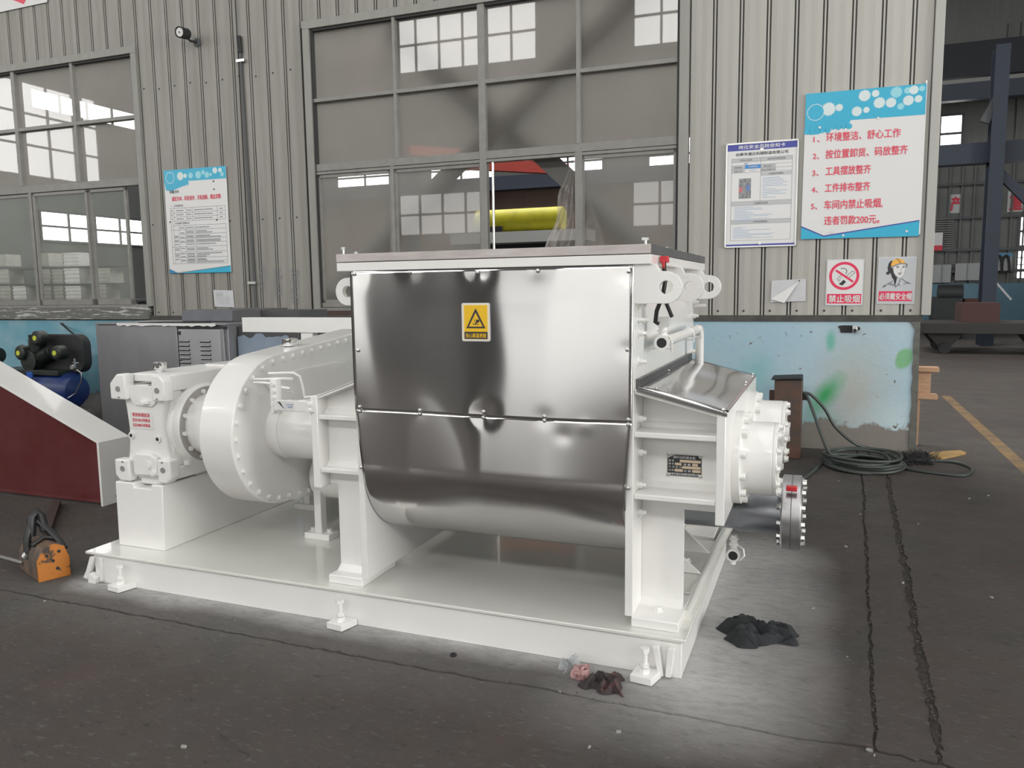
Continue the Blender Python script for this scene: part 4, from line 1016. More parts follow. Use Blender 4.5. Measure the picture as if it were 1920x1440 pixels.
tubes([(-2.50, 3.0, 1.095), (-2.44, 2.99, 1.098), (-2.39, 3.0, 1.10), (-2.34, 3.03, 1.10), (-2.325, 3.06, 1.095)],
      [(-2.50, 3.0, 1.08), (-2.44, 2.99, 1.082), (-2.36, 3.01, 1.075)],
      [(-2.46, 3.06, 1.118), (-2.33, 3.08, 1.122), (-2.30, 3.085, 1.105), (-2.29, 3.09, 1.06), (-2.285, 3.09, 1.02), (-2.285, 3.10, .995)],
      [(-2.36, 3.02, 1.06), (-2.325, 3.03, 1.055), (-2.33, 3.06, 1.035), (-2.36, 3.07, 1.03)],
      [(-2.285, 3.09, 1.005), (-2.15, 3.12, 1.015), (-2.02, 3.15, 1.035)],
      [(-2.32, 3.09, .985), (-2.15, 3.12, 1.0), (-2.0, 3.18, 1.07), (-1.96, 3.2, 1.09)],
      [(-2.10, 3.55, 1.35), (-1.99, 3.52, 1.352), (-1.985, 3.52, 1.33), (-1.985, 3.52, 1.20)])
# channel beam on a post behind the gearing
cb = MB(); x0, x1, y0, y1 = -3.93, -1.95, 4.62, 4.70
cb.box(x0, x1, y1-.008, y1, 1.22, 1.325).box(x0-.0, x1, y0, y1-.008, 1.313, 1.325).box(x0, x1, y0, y1-.008, 1.22, 1.232)
cbm = MB().prism([(4.62, 1.325), (4.70, 1.325), (4.70, 1.22), (4.62, 1.22), (4.62, 1.232), (4.628, 1.232), (4.628, 1.313), (4.62, 1.313)], 'x', x0, x1)
cbm = MB().box(x0, x1, 4.62, 4.628, 1.22, 1.325).box(x0, x1, 4.628, 4.70, 1.317, 1.325).box(x0, x1, 4.628, 4.70, 1.22, 1.228).build('channel_beam', white, K, bevel=.002)
MB().box(-3.43, -3.33, 4.63, 4.69, .165, 1.22).build('channel_post', white, K, bevel=.003)

# ================================================================== THINGS ON THE WALL
WN3 = Vector((0, -1, 0))
def board(name, label, cat, u0, u1, z0, z1, m, tilt=0., t=.006, d=.004, group=None, skew=0):
    """flat board on the wall; returns (object, P) with P(a,b) -> wall coordinates for fractions a (along) and b (up)"""
    cu, cz = (u0+u1)/2, (z0+z1)/2; c, s_ = cos(tilt), sin(tilt); y = WD-.004-d-t
    def P(a, b_, lift=0.):
        x = (a-.5)*(u1-u0); z = (b_-.5)*(z1-z0); return Vector((cu+x*c-z*s_, y-lift, cz+x*s_+z*c))
    pts = [P(0, 0), P(1, 0), P(1, 1), P(0, 1)]
    o = MB().prism([(p.x, p.z) for p in pts], 'y', y, y+t).build(name, m, wall=True, org=(cu, y, cz), label=label, cat=cat, group=group)
    return o, P
def bp(o, P, m, fr, lift=.001, nm='print'): return flat(nm, m, o, [P(a, b_) for a, b_ in fr], WN3, lift)
def bt(o, P, m, s_, a, b_, c, d, bold=.015, lift=.0022): return lettering(s_, m, o, P(a, c), P(b_, c)-P(a, c), P(a, d)-P(a, c), WN3, lift, bold)
def R4(a, b_, c, d): return [(a, c), (b_, c), (b_, d), (a, d)]
def gearpts(cx, cz, r, n=18, asp=1., dep=.14):
    out = []
    for i in range(n*4):
        a = 2*pi*i/(n*4); rr = r*(1 if (i % 4) in (0, 1) else 1-dep); out.append((cx+rr*cos(a), cz+rr*sin(a)*asp))
    return out
# big rule board
bo, P = board('rule_board', 'large workshop rule board with a cyan gear banner and red numbered lines', 'sign', -.083, .872, 1.917, 3.185, signw, radians(-.3), .012, .006)
asp = .955/1.268
bp(bo, P, cyan, R4(0, 1, .80, 1.0))
bp(bo, P, cyan, [(0, .81), (0, .735), (.05, .72), (.12, .72), (.2, .745), (.27, .765), (.37, .765), (.40, .81)], .0012)
for i in range(9): bp(bo, P, cyan, gearpts(.02+.045*i, .742+.018*(i > 4)+.004*(i % 2), .03, 9, asp, .25), .0013)
for (x, z, r, m_) in ((.20, .885, .062, cyanw), (.29, .89, .034, cyanw), (.50, .955, .052, cyanw), (.59, .963, .033, cyanw), (.44, .855, .045, cyanw), (.52, .86, .028, cyanw), (.625, .90, .050, cyanw), (.72, .895, .045, cyanw), (.76, .96, .05, cyanl), (.85, .965, .03, cyanl), (.80, .865, .03, cyanl), (.86, .90, .046, cyanw), (.94, .905, .033, cyanw), (.90, .965, .04, cyanw), (.965, .97, .026, cyanl)):
    bp(bo, P, m_, gearpts(x, z, r, 16, asp), .0016+.0002*r)
rg_ = gearpts(.09, .87, .078, 22, asp, .08); bp(bo, P, cyanw, rg_, .0016); bp(bo, P, cyan, gearpts(.09, .87, .072, 22, asp, .08), .0019)
bp(bo, P, cyan, [(0, 0), (1, 0), (1, .10), (.20, .015), (0, .085)], .0012); bp(bo, P, navy, [(.20, .013), (1, .10), (1, .108), (.20, .022)], .0014); bp(bo, P, navy, [(0, .083), (.20, .013), (.20, .022), (0, .093)], .0014)
for s_, a, b_, c, d in (('1、', .08, .135, .665, .705), ('环境整洁、舒心工作', .19, .81, .665, .725), ('2、', .08, .135, .55, .59), ('按位置卸货、码放整齐', .19, .875, .55, .61), ('3、', .08, .135, .435, .475), ('工具摆放整齐', .195, .58, .435, .495),
                        ('4、', .08, .135, .32, .36), ('工件排布整齐', .195, .58, .32, .38), ('5、', .08, .135, .205, .245), ('车间内禁止吸烟,', .195, .69, .20, .265), ('违者罚款200元。', .20, .67, .095, .155)):
    bt(bo, P, redprint, s_, a, b_, c, d, .018)
for a, c in ((.13, .765), (.62, .80), (.27, .04), (.37, .02), (.90, .035)):
    q = P(a, c); MB().cyl(q, q+Vector((0, -.006, 0)), .010, 12).build('screw', zinc, bo)
# aluminium lath beside it
MB().box(.868, .880, WD-.018, WD-.004, 1.93, 3.21).build('edge_lath', zinc, bo)
# safety card
u0, z1 = W(1365, 270); u1 = W(1499, 261)[0]; z0 = W(1357, 465)[1]
ca, P = board('risk_card', 'blue headed safety notice card in a silver frame left of the big rule board', 'sign', -.757, -.127, 1.863, 2.808, signg, 0, .008, .006)
for a, b_, c, d in ((0, 1, .985, 1), (0, 1, 0, .012), (0, .02, 0, 1), (.982, 1, 0, 1)):
    q = [P(x, y) for x, y in R4(a, b_, c, d)]; MB().prism([(v.x, v.z) for v in q], 'y', q[0].y-.006, q[0].y).build('frame_bar', zinc, ca)
bp(ca, P, signw, R4(.02, .98, .012, .985), .0006)
bp(ca, P, navy, R4(.02, .98, .925, .985)); bp(ca, P, navy, R4(.02, .98, .014, .03))
bt(ca, P, signw, '岗位安全风险告知卡', .18, .82, .938, .975, .02); bt(ca, P, inkm, '如皋市通达机械制造有限公司', .14, .86, .875, .905, .015)
tb = .0012
for a, b_, c, d in ((.08, .49, .815, .85), (.49, .92, .815, .85), (.08, .27, .715, .785), (.49, .70, .715, .785), (.49, .92, .675, .71), (.08, .92, .40, .44), (.08, .92, .225, .262)): bp(ca, P, signl, R4(a, b_, c, d), .0009)
bp(ca, P, pbr('blue_cell', (.04, .25, .62), .4), R4(.27, .49, .752, .785), .0012)
for z in (.85, .815, .785, .75, .715, .44, .40, .262, .225, .065): bp(ca, P, inkg, R4(.08, .92, z, z+.0025), .0014, 'line')
for x in (.08, .488, .918): bp(ca, P, inkg, R4(x, x+.004, .44 if x == .488 else .065, .85), .0014, 'line')
for s_, a, b_, c in (('风险点名称', .2, .37, .825), ('易发生的事故类型', .58, .83, .825), ('主要防范措施', .60, .80, .685), ('主要管控措施', .40, .60, .412), ('应急处置措施', .40, .60, .236), ('风险等级', .12, .23, .758), ('控制人员', .12, .23, .724), ('责任部门', .53, .66, .758), ('责任人及联系方式', .50, .69, .724)):
    bt(ca, P, inkg, s_, a, b_, c, c+.017, .005)
bt(ca, P, inkb, '铆焊', .26, .31, .79, .807, .01); bt(ca, P, signw, '低风险岗位', .32, .45, .76, .777, .01); bt(ca, P, inkb, '当班人员', .34, .43, .725, .742, .0)
rr = random.Random(5)
dash = MB()
for i in range(13): a = .52; b_ = .55+rr.random()*.33; z = .655-i*.0155; q = [P(x, y, .0015) for x, y in R4(a, b_, z, z+.004)]; dash.add(q, [(0, 1, 2, 3)])
for i in range(12): a = .13; b_ = .3+rr.random()*.4; z = .385-i*.0125; q = [P(x, y, .0015) for x, y in R4(a, b_, z, z+.0035)]; dash.add(q, [(0, 1, 2, 3)])
for i in range(9): a = .12; b_ = .25+rr.random()*.45; z = .19-i*.0125; q = [P(x, y, .0015) for x, y in R4(a, b_, z, z+.0035)]; dash.add(q, [(0, 1, 2, 3)])
dash.build('fine_print', inkb, ca, kind='stuff')
bp(ca, P, pbr('photo_print_grey', (.33, .34, .35), .5, col2=(.12, .12, .13), nscale=30), R4(.19, .36, .47, .66), .0012, 'photo')
bp(ca, P, pbr('photo_print_red', (.55, .18, .2), .5), R4(.19, .24, .53, .58), .0016, 'photo'); bp(ca, P, pbr('photo_print_blue', (.12, .22, .5), .5), R4(.30, .34, .54, .60), .0016, 'photo')
for c in (.925, .04): q = P(.5, c); MB().cyl(q, q+Vector((0, -.004, 0)), .016, 14).cyl(q, q+Vector((0, -.008, 0)), .007, 10).build('screw', zinc, ca)
# left quality poster
po, P = board('quality_poster', 'tall narrow poster with a blue gear banner and ruled tables on the left wall', 'poster', -7.372, -6.445, 1.752, 2.985, signw, radians(-.2), .008, .008)
asp = .927/1.233
bp(po, P, cyan, R4(0, 1, .885, 1)); bp(po, P, cyan, [(0, .89), (.02, .81), (.12, .80), (.26, .83), (.38, .86), (.40, .89)], .0012)
for i in range(8): bp(po, P, cyan, gearpts(.06+.045*i, .822+.006*i, .03, 9, asp, .3), .0013)
bp(po, P, cyanw, gearpts(.10, .925, .075, 22, asp, .08), .0016); bp(po, P, cyan, gearpts(.10, .925, .068, 22, asp, .08), .0018)
for (x, z, r, m_) in ((.27, .935, .055, cyanw), (.35, .935, .03, cyanw), (.44, .935, .04, cyanl), (.56, .935, .05, cyanl), (.64, .955, .03, cyanl), (.70, .93, .04, cyanl), (.76, .93, .022, cyanl), (.83, .965, .04, cyanw), (.91, .965, .03, cyanw), (.94, .925, .03, cyanl)): bp(po, P, m_, gearpts(x, z, r, 16, asp), .0016+.0002*r)
bp(po, P, cyand, [(0, 0), (.15, 0), (0, .045)], .0012); bp(po, P, cyan, [(.15, 0), (1, 0), (1, .06)], .0012); bp(po, P, inkm, [(.14, .002), (1, .060), (1, .064), (.14, .006)], .0014)
bt(po, P, inkm, '质量方针:', .08, .24, .775, .805, .01); bt(po, P, redprint, '诚信为本、科技进步、开拓创新、精益求精', .11, .90, .70, .745, .02)
bt(po, P, inkg, '一、公司质量目标', .08, .29, .645, .665, .01); bt(po, P, inkg, '二、公司各部门质量目标', .08, .38, .475, .495, .01)
ln = MB()
def pl_(a, b_, c, d): ln.add([P(x, y, .0012) for x, y in R4(a, b_, c, d)], [(0, 1, 2, 3)])
for z in (.63, .585, .545, .505): pl_(.07, .96, z, z+.003)
for x in (.07, .13, .33, .43, .83, .957): pl_(x, x+.004, .505, .633)
for z in (.46, .42, .255, .09): pl_(.07, .96, z, z+.003)
for z in (.375, .335, .295, .205, .15, .115): pl_(.20, .96, z, z+.003)
for x in (.07, .11, .20, .30, .46, .957): pl_(x, x+.004, .09, .463)
ln.build('ruled_lines', inkg, po)
tx = MB(); rr = random.Random(11)
def dsh(a, b_, c):
    x = a
    while x < b_: w_ = .006+.01*rr.random(); tx.add([P(xx, yy, .0013) for xx, yy in R4(x, min(b_, x+w_), c, c+.010)], [(0, 1, 2, 3)]); x += w_+.005
for z in (.602, .562, .522):
    for a, b_ in ((.085, .11), (.17, .29), (.345, .415), (.46, .76), (.87, .92)): dsh(a, b_, z)
for i, z in enumerate((.435, .40, .385, .355, .342, .315, .302, .275, .235, .22, .185, .17, .155, .13, .12, .10)):
    dsh(.12, .185, z) if 2 < i < 14 else 0
    dsh(.215, .285, z) if i % 2 == 0 else 0
    dsh(.315, .44, z); dsh(.475, .6+.33*rr.random(), z)
tx.build('fine_print', inkg, po, kind='stuff')
for a, c in ((.80, .865), (.80, .79), (.82, .50), (.06, .50)): q = P(a, c); MB().cyl(q, q+Vector((0, -.005, 0)), .009, 10).build('screw', blackm, po)
# red banner fragment at the top left
u0, z0 = W(-40, 38); ub, zb_ = W(91, 8)
ba = MB().prism([(ub, zb_+.02), (ub-.02, zb_+1.0), (u0-1.2, zb_+1.0), (u0-1.2, zb_-.02)], 'y', WD-.02, WD-.012).build('red_banner', signw, wall=True, label='white banner with large red characters at the top left corner', cat='banner')
lettering('责', redprint, ba, (W(0, 10)[0]-.45, WD-.02, zb_+.07), (.95, 0, 0), (0, 0, .9), WN3, .002, .03)
# safety signs
ns, P = board('no_smoking_sign', 'square white sign with a red crossed-out burning cigarette', 'sign', .139, .447, 1.322, 1.732, signg, radians(-.4), .002, .002)
uw_, uh_ = .308, .410
def circ2(cx_, cz_, rx, n=40, a0=0, a1=2*pi): return [(cx_+rx/uw_*cos(a0+(a1-a0)*i/n), cz_+rx/uh_*sin(a0+(a1-a0)*i/n)) for i in range(n)]
bp(ns, P, signw, R4(.03, .97, .02, .98), .0005)
bp(ns, P, redsign, circ2(.48, .64, .125), .0010); bp(ns, P, signw, circ2(.48, .64, .101), .0013)
def strip(o, P_, m, pts, wdt, uw, uh, lift, nm='print'):
    mbx = MB()
    for (a, b_), (c, d) in zip(pts, pts[1:]):
        dx, dz = (c-a)*uw, (d-b_)*uh; l = hypot(dx, dz) or 1; nx, nz = -dz/l*wdt/2, dx/l*wdt/2
        mbx.add([P_(a+nx/uw, b_+nz/uh, lift), P_(c+nx/uw, d+nz/uh, lift), P_(c-nx/uw, d-nz/uh, lift), P_(a-nx/uw, b_-nz/uh, lift)], [(0, 1, 2, 3)])
    mbx.build(nm, m, o)
strip(ns, P, inkm, [(.52, .62), (.70, .75), (.76, .71), (.58, .57)], .004, uw_, uh_, .0016)
bp(ns, P, inkm, [(.40, .50), (.47, .56), (.54, .51), (.44, .43), (.35, .46), (.36, .48)], .0016)
strip(ns, P, inkm, [(.36, .52), (.30, .57), (.34, .62), (.40, .65)], .004, uw_, uh_, .0016); strip(ns, P, inkm, [(.38, .53), (.36, .57), (.42, .61)], .003, uw_, uh_, .0016)
strip(ns, P, inkm, [(.38, .80), (.46, .81), (.53, .78), (.55, .73), (.52, .68)], .006, uw_, uh_, .0016)
strip(ns, P, redsign, [(.25, .765), (.73, .51)], .019, uw_, uh_, .0020)
bp(ns, P, redsign, R4(.04, .96, .04, .25), .0010); bt(ns, P, signw, '禁止吸烟', .09, .92, .065, .225, .025)
for a, c in ((.04, .97), (.96, .97), (.03, .02), (.96, .02)): q = P(a, c); MB().cyl(q, q+Vector((0, -.003, 0)), .005, 8).build('nail', zinc, ns)
hs, P = board('helmet_sign', 'square white sign with a drawing of a head in a yellow helmet', 'sign', W(1645, 530)[0], W(1716, 530)[0], 1.333, 1.742, signg, radians(-.6), .002, .002)
bp(hs, P, pbr('helmet_sign_ground', (.50, .52, .54), .2), R4(.02, .98, .02, .98), .0005)
bp(hs, P, inkm, [(.33, .92), (.27, .86), (.25, .76), (.27, .70), (.22, .67), (.22, .63), (.28, .62), (.34, .66), (.38, .56), (.44, .50), (.45, .40), (.49, .44), (.52, .58), (.44, .66), (.40, .78), (.40, .92)], .0010)
bp(hs, P, signw, [(.38, .78), (.45, .82), (.56, .855), (.71, .84), (.725, .76), (.71, .66), (.69, .60), (.63, .555), (.55, .56), (.47, .61), (.41, .69)], .0012)
bp(hs, P, inkg, [(.33, .775), (.36, .765), (.48, .82), (.60, .845), (.72, .835), (.735, .755), (.775, .80), (.775, .84), (.72, .875), (.55, .875), (.40, .83)], .0015)
bp(hs, P, orange_p, [(.345, .79), (.34, .85), (.37, .91), (.44, .955), (.53, .968), (.62, .945), (.69, .90), (.715, .862), (.58, .868), (.46, .84)], .0018)
strip(hs, P, inkm, [(.46, .962), (.53, .92), (.57, .87)], .003, uw_, uh_, .0022); strip(hs, P, inkm, [(.49, .965), (.56, .92), (.60, .872)], .003, uw_, uh_, .0022)
for pts_, w_ in (([(.47, .795), (.51, .805), (.555, .80)], .005), ([(.49, .775), (.545, .775)], .007), ([(.63, .80), (.68, .805), (.71, .795)], .005), ([(.64, .773), (.70, .775)], .006), ([(.60, .76), (.625, .70), (.60, .69)], .003), ([(.53, .655), (.585, .665), (.65, .655)], .004), ([(.55, .635), (.61, .63)], .007),
                 ([(.40, .78), (.42, .66), (.49, .575), (.55, .555)], .003), ([(.55, .555), (.63, .553), (.70, .62), (.725, .74)], .003), ([(.47, .56), (.47, .42), (.49, .36)], .005), ([(.49, .36), (.56, .42), (.62, .54)], .004), ([(.64, .54), (.70, .50), (.80, .46), (.88, .43)], .004), ([(.44, .50), (.34, .46), (.22, .40), (.14, .36)], .004), ([(.74, .48), (.70, .42), (.71, .38)], .003)):
    strip(hs, P, inkm if w_ != .003 else inkg, pts_, w_, uw_, uh_, .0020)
bp(hs, P, inkm, [(.14, .355), (.24, .40), (.22, .37)], .0018); bp(hs, P, inkg, [(.78, .47), (.90, .425), (.80, .43), (.72, .42)], .0018); bp(hs, P, inkg, [(.28, .42), (.36, .45), (.44, .41), (.47, .37), (.38, .40)], .0018); bp(hs, P, inkg, [(.50, .38), (.58, .42), (.64, .37), (.56, .40)], .0018)
bp(hs, P, redsign, R4(.05, .93, .06, .27), .0010); bt(hs, P, signw, '必须戴安全帽', .07, .92, .09, .235, .02)
for a, c in ((.03, .97), (.97, .97), (.03, .03), (.95, .03)): q = P(a, c); MB().cyl(q, q+Vector((0, -.003, 0)), .005, 8).build('nail', zinc, hs)
# folded drawing sheet and a small drawing on the left
u0, z0 = W(1445, 567); u1, z1 = W(1512, 523)
pz = WD-.012
fs_ = MB().prism([(u0, z0), (u1, z0+.01), (u1-.005, z1), (u0+.005, z1-.01)], 'y', pz, pz+.002).build('paper_sheet', paper, wall=True, label='white drawing sheet with a folded corner pinned right of the hopper', cat='paper')
MB().add([(u0+.0, pz-.002, z0+.03), (u1-.06, pz-.004, z1-.02), (u0+.12, pz-.03, z0-.005)], [(0, 1, 2)]).build('folded_corner', signw, fs_)
MB().cyl((u1-.06, pz, z1-.015), (u1-.06, pz-.008, z1-.015), .006, 8).build('pin', blackm, fs_)
u0, z0 = W(404, 575); u1, z1 = W(439, 543)
ps = MB().prism([(u0, z0), (u1, z0-.01), (u1-.01, z1-.01), (u0-.01, z1)], 'y', pz, pz+.002).build('paper_sheet', paper, wall=True, label='small white drawing sheet pinned under the tall left poster', cat='paper')
l_ = MB()
for i in range(4): l_.add([(u0+.03, pz-.001, z1-.04-.012*i), (u0+.13+.02*(i % 2), pz-.001, z1-.04-.012*i), (u0+.13, pz-.001, z1-.037-.012*i), (u0+.03, pz-.001, z1-.037-.012*i)], [(0, 1, 2, 3)])
for i in range(7): l_.add([(u0+.04+i*.03, pz-.001, z0+.02), (u0+.043+i*.03, pz-.001, z0+.02), (u0+.043+i*.03, pz-.001, z0+.12), (u0+.04+i*.03, pz-.001, z0+.12)], [(0, 1, 2, 3)])
l_.build('drawing_lines', inkg, ps)
# pencil tallies written on the sheet wall
tl = MB(); rr = random.Random(3)
for (x0_, x1_, y0_, y1_) in ((486, 502, 497, 550), (512, 534, 506, 560), (544, 562, 505, 572)):
    y = y0_
    while y < y1_:
        ua, za = W(x0_+rr.random()*3, y); ub_ = W(x0_+(x1_-x0_)*(.5+.5*rr.random()), y)[0]
        x = ua
        while x < ub_:
            w_ = .006+.012*rr.random(); h_ = .004+.016*rr.random(); tl.add([(x, WD-.0045, za), (x+w_, WD-.0045, za+.003), (x+w_, WD-.0045, za+h_), (x, WD-.0045, za+h_)], [(0, 1, 2, 3)]); x += w_+.006
        y += 4.2
tl.build('trim_4', inkg, wall=True, kind='structure')
# security camera
cu, cz = W(371, 80)
sc_ = thing('security_camera', 'small round black security camera with a white face on a wall arm', 'camera', (cu, WD, cz), wall=True)
MB().lathe((cu, WD-.003, cz), (0, -1, 0), [(0, .05), (.012, .05), (.02, .03)], 20).build('mount', beamgrey, sc_, smooth=True)
MB().tube([(cu, WD-.02, cz), (cu-.02, WD-.10, cz-.005), (cu-.04, WD-.14, cz+.04)], .014, 10).build('arm', blackm, sc_, smooth=True)
hd = MB().lathe((cu-.045, WD-.10, cz+.07), (.05, -1, -.12), [(0, .045), (.02, .06), (.15, .062), (.155, .055), (.14, .05)], 24).build('housing', blackm, sc_, smooth=True)
MB().lathe((cu-.038, WD-.235, cz+.054), (.05, -1, -.12), [(0, .05), (.008, .048)], 24).lathe((cu-.038, WD-.235, cz+.054), (.05, -1, -.12), [(0, .02), (.014, .014)], 16).build('lens_face', signw, hd, smooth=True)
MB().cyl((cu-.037, WD-.25, cz+.052), (cu-.037, WD-.252, cz+.052), .009, 12).build('lens', blackm, hd)
# conduit and cable in the seam, clamps
ug0 = W(452, 60)[0]
cnd = thing('cable_conduit', 'thin dark conduit running up the sheet wall between the two windows', 'conduit', (ug0, WD, 1.3), wall=True)
MB().tube([(ug0+.03, WD-.022, 1.30), (ug0+.005, WD-.022, 3.0), (ug0-.01, WD-.022, 4.25)], .015, 10).build('pipe', beamgrey, cnd, smooth=True)
MB().tube([(ug0-.045, WD-.02, 1.30), (ug0-.04, WD-.02, 4.0), (ug0-.05, WD-.02, TOPZ-.1)], .006, 8).build('cable', blackm, cnd, smooth=True)
MB().tube([(ug0-.01, WD-.022, 4.22), (ug0-.012, WD-.03, 4.40)], .028, 10).build('entry_sleeve', blackm, cnd, smooth=True)
for z in (4.13, 1.62): MB().box(ug0-.055, ug0+.055, WD-.045, WD-.004, z-.014, z+.014).build('clamp', zinc, cnd)

# ================================================================== THINGS ON THE FLOOR
# stainless cabinets behind the gearbox
cabm = pbr('grey_film_steel', (.30, .30, .315), .42, metal=.5, col2=(.22, .22, .235), nscale=1.6, stretch=(1, 1, .4), bump=.02, bscale=6)
cabd = pbr('louvre_steel', (.40, .41, .42), .38, metal=.55, noise=.15, nscale=2)
x0, x1, xs, yc = onY(178, 603, 5.3).x, onY(424, 612, 5.3).x, onY(332, 610, 5.3).x, 5.3
cab = thing('steel_cabinet', 'tall grey sheet steel cabinet with louvred door behind the white gearbox', 'cabinet', ((x0+x1)/2, 5.6, 0))
MB().box(x0, x1, yc+.02, 5.95, .05, 1.235).build('body', cabm, cab, bevel=.003)
MB().box(x0+.1, x1-.1, yc+.1, 5.85, 0, .06).build('plinth', blackm, cab)
MB().box(x0+.005, xs-.006, yc-.003, yc+.02, .06, 1.228).build('side_panel', cabm, cab, bevel=.004)
dr = MB().box(xs+.006, x1-.07, yc+.0, yc+.02, .06, 1.20).build('door', cabd, cab, bevel=.004)
MB().prism([(x1-.065, .06), (x1-.005, .06), (x1-.035, 1.22), (x1-.065, 1.22)], 'y', yc-.003, yc+.02).build('corner_post', cabm, cab, bevel=.003)
MB().box(xs, x1, yc-.004, yc+.012, 1.204, 1.222).build('top_rail', blackm, cab)
lvm = MB().prism([(0, 0), (.006, .006), (.006, .020), (0, .012)], 'x', -.05, .05).mesh('louver', cabm)
for ci, px in enumerate((347, 386)):
    lx_ = onY(px, 660, 5.3).x
    for i in range(22):
        z = 1.10-i*.037
        mbx = MB().box(lx_-.055, lx_+.055, yc-.0025, yc-.0005, z-.016, z-.003).build('louver_slot', blackm, dr)
        lo = MB().prism([(yc-.001, z-.003), (yc-.014, z-.007), (yc-.014, z-.001), (yc-.001, z+.010)], 'x', lx_-.055, lx_+.055).build('louver', cabd, dr, bevel=.002)
for z in (.16, .9, 1.15): MB().box(xs+.01, xs+.035, yc-.006, yc, z, z+.03).build('hinge_mark', blackm, dr)
MB().box(x0, x1+.01, yc-.012, 5.97, 1.235, 1.248).build('top_sheet', cabm, cab, bevel=.002)
# torn protective film along the top edge
rr = random.Random(8); n = 26
tp = [(x0+.28+(x1-.1-x0-.28)*i/n, 1.250) for i in range(n+1)]; bt_ = [(p[0], 1.232-.012*rr.random()) for p in tp[::-1]]
MB().prism(tp+bt_, 'y', yc-.016, yc-.013).build('torn_film', signw, cab)
MB().prism([(x0+.5, 5.32), (x0+.62, 5.30), (x0+.85, 5.38), (x0+1.05, 5.34), (x0+1.2, 5.45), (x0+.95, 5.50), (x0+.7, 5.44)], 'z', 1.2485, 1.256).build('torn_film', blackm, cab)
# second cabinet to its right with blue film
x2 = x1+.02; bx_ = thing('film_covered_cabinet', 'dark steel cabinet with torn pale blue film right of the louvred cabinet', 'cabinet', (x2+.3, 5.75, 0))
MB().box(x2, x2+.62, 5.42, 6.15, 0, 1.222).build('body', pbr('dark_cabinet', (.06, .06, .063), .5), bx_, bevel=.004)
rr = random.Random(4); top_ = [(x2+.52*i/16, 1.125+.010*sin(i*1.1)+.035*rr.random()) for i in range(17)]
MB().prism([(x2, .3)]+top_+[(x2+.58, .88), (x2+.60, .6), (x2+.56, .3)], 'y', 5.408, 5.418).build('blue_film', pbr('pale_blue_film', (.24, .30, .38), .35, noise=.15, nscale=5), bx_)
MB().add([(x2+.53, 5.405, 1.10), (x2+.62, 5.37, .98), (x2+.585, 5.40, .78), (x2+.56, 5.405, .92)], [(0, 1, 2, 3)]).build('torn_film', signw, bx_)
MB().box(x2+.66, x2+1.30, 5.75, 6.5, 0, 1.19).build('equipment_crate', pbr('black_crate', (.018, .018, .02), .7, noise=.5, nscale=9, stretch=(1, 1, 12)), label='black crate in the shade behind the film covered cabinet', cat='crate')
# flat duct box on top
a_ = onY(345, 600, 5.6).x; b_ = onY(440, 604, 5.6).x
db = thing('flat_steel_box', 'flat dark steel box lying on top of the two cabinets', 'box', ((a_+b_)/2, 5.9, 1.25))
MB().box(a_, b_, 5.58, 6.35, 1.25, 1.355).build('body', pbr('dark_box_top', (.11, .11, .115), .5), db, bevel=.003)
MB().box(a_+.004, b_-.004, 5.572, 5.58, 1.256, 1.350).build('front_face', pbr('bluish_steel', (.19, .20, .22), .4, metal=.5, noise=.2, nscale=6), db, bevel=.002)
MB().box(b_+.002, b_+.42, 5.95, 6.4, 1.25, 1.34).build('side_duct', pbr('dark_duct', (.07, .07, .072), .6), db, bevel=.003)

# air compressor
CY = 6.85
cm = pbr('dark_green_cast', (.022, .028, .025), .45, noise=.4, nscale=12); cb2 = pbr('compressor_blue', (.012, .035, .16), .35, noise=.35, nscale=4)
yl_ = pbr('yellow_green_cap', (.55, .60, .05), .5)
ac = thing('air_compressor', 'dark three-cylinder air compressor on a blue tank by the left wall', 'compressor', (-9.0, CY, 0))
MB().lathe((-9.75, CY, .36), (1, 0, 0), [(0, .05), (.04, .17), (.12, .22), (1.33, .22), (1.41, .17), (1.45, .05)], 40).build('tank', cb2, ac, smooth=True)
MB().box(-9.55, -8.45, CY-.16, CY+.16, .55, .61).build('mount_plate', cm, ac, bevel=.006)
for x in (-9.5, -8.6): MB().box(x-.03, x+.03, CY-.17, CY+.17, 0, .3).build('leg', cb2, ac, bevel=.004)
for x in (-9.15, -8.83): MB().box(x-.05, x+.05, CY-.235, CY-.225, .53, .60).build('blue_bracket', pbr('bright_blue_tab', (.02, .09, .38), .4) if 'bright_blue_tab' not in MATS else MATS['bright_blue_tab'], ac)
MB().lathe((-9.0, CY-.12, .72), (0, 1, 0), [(0, .05), (.01, .13), (.24, .13), (.25, .05)], 24).build('crankcase', cm, ac, smooth=True)
for (x, z, dx, dz) in ((-9.0, .80, -.92, .38), (-8.96, .84, .02, 1.), (-8.9, .80, .92, .38)):
    d = Vector((dx, 0, dz)).normalized(); p = Vector((x, CY-.02, z-.06))
    prof = [(0, .06)]
    for i in range(8): prof += [(.05+.02*i, .085), (.06+.02*i, .085), (.061+.02*i, .068), (.069+.02*i, .068)]
    prof += [(.22, .075), (.25, .075)]
    MB().lathe(p, d, prof, 20).build('cylinder_head', cm, ac, smooth=True)
for px, py in ((65, 634), (34, 662), (102, 662)):
    q = onY(px, py, CY-.17)
    fc = MB().lathe((q.x, q.y+.12, q.z), (0, -1, 0), [(0, .085), (.10, .085), (.12, .06)], 24).build('air_filter', cm, ac, smooth=True)
    MB().cyl((q.x, q.y, q.z), (q.x, q.y-.006, q.z), .030, 20).build('filter_cap', yl_, fc)
gp = rrect(-8.72, .80, .92, .46, .14, 6)
MB().prism(gp, 'y', CY+.05, CY+.17).build('belt_guard', blackm, ac, bevel=.01)
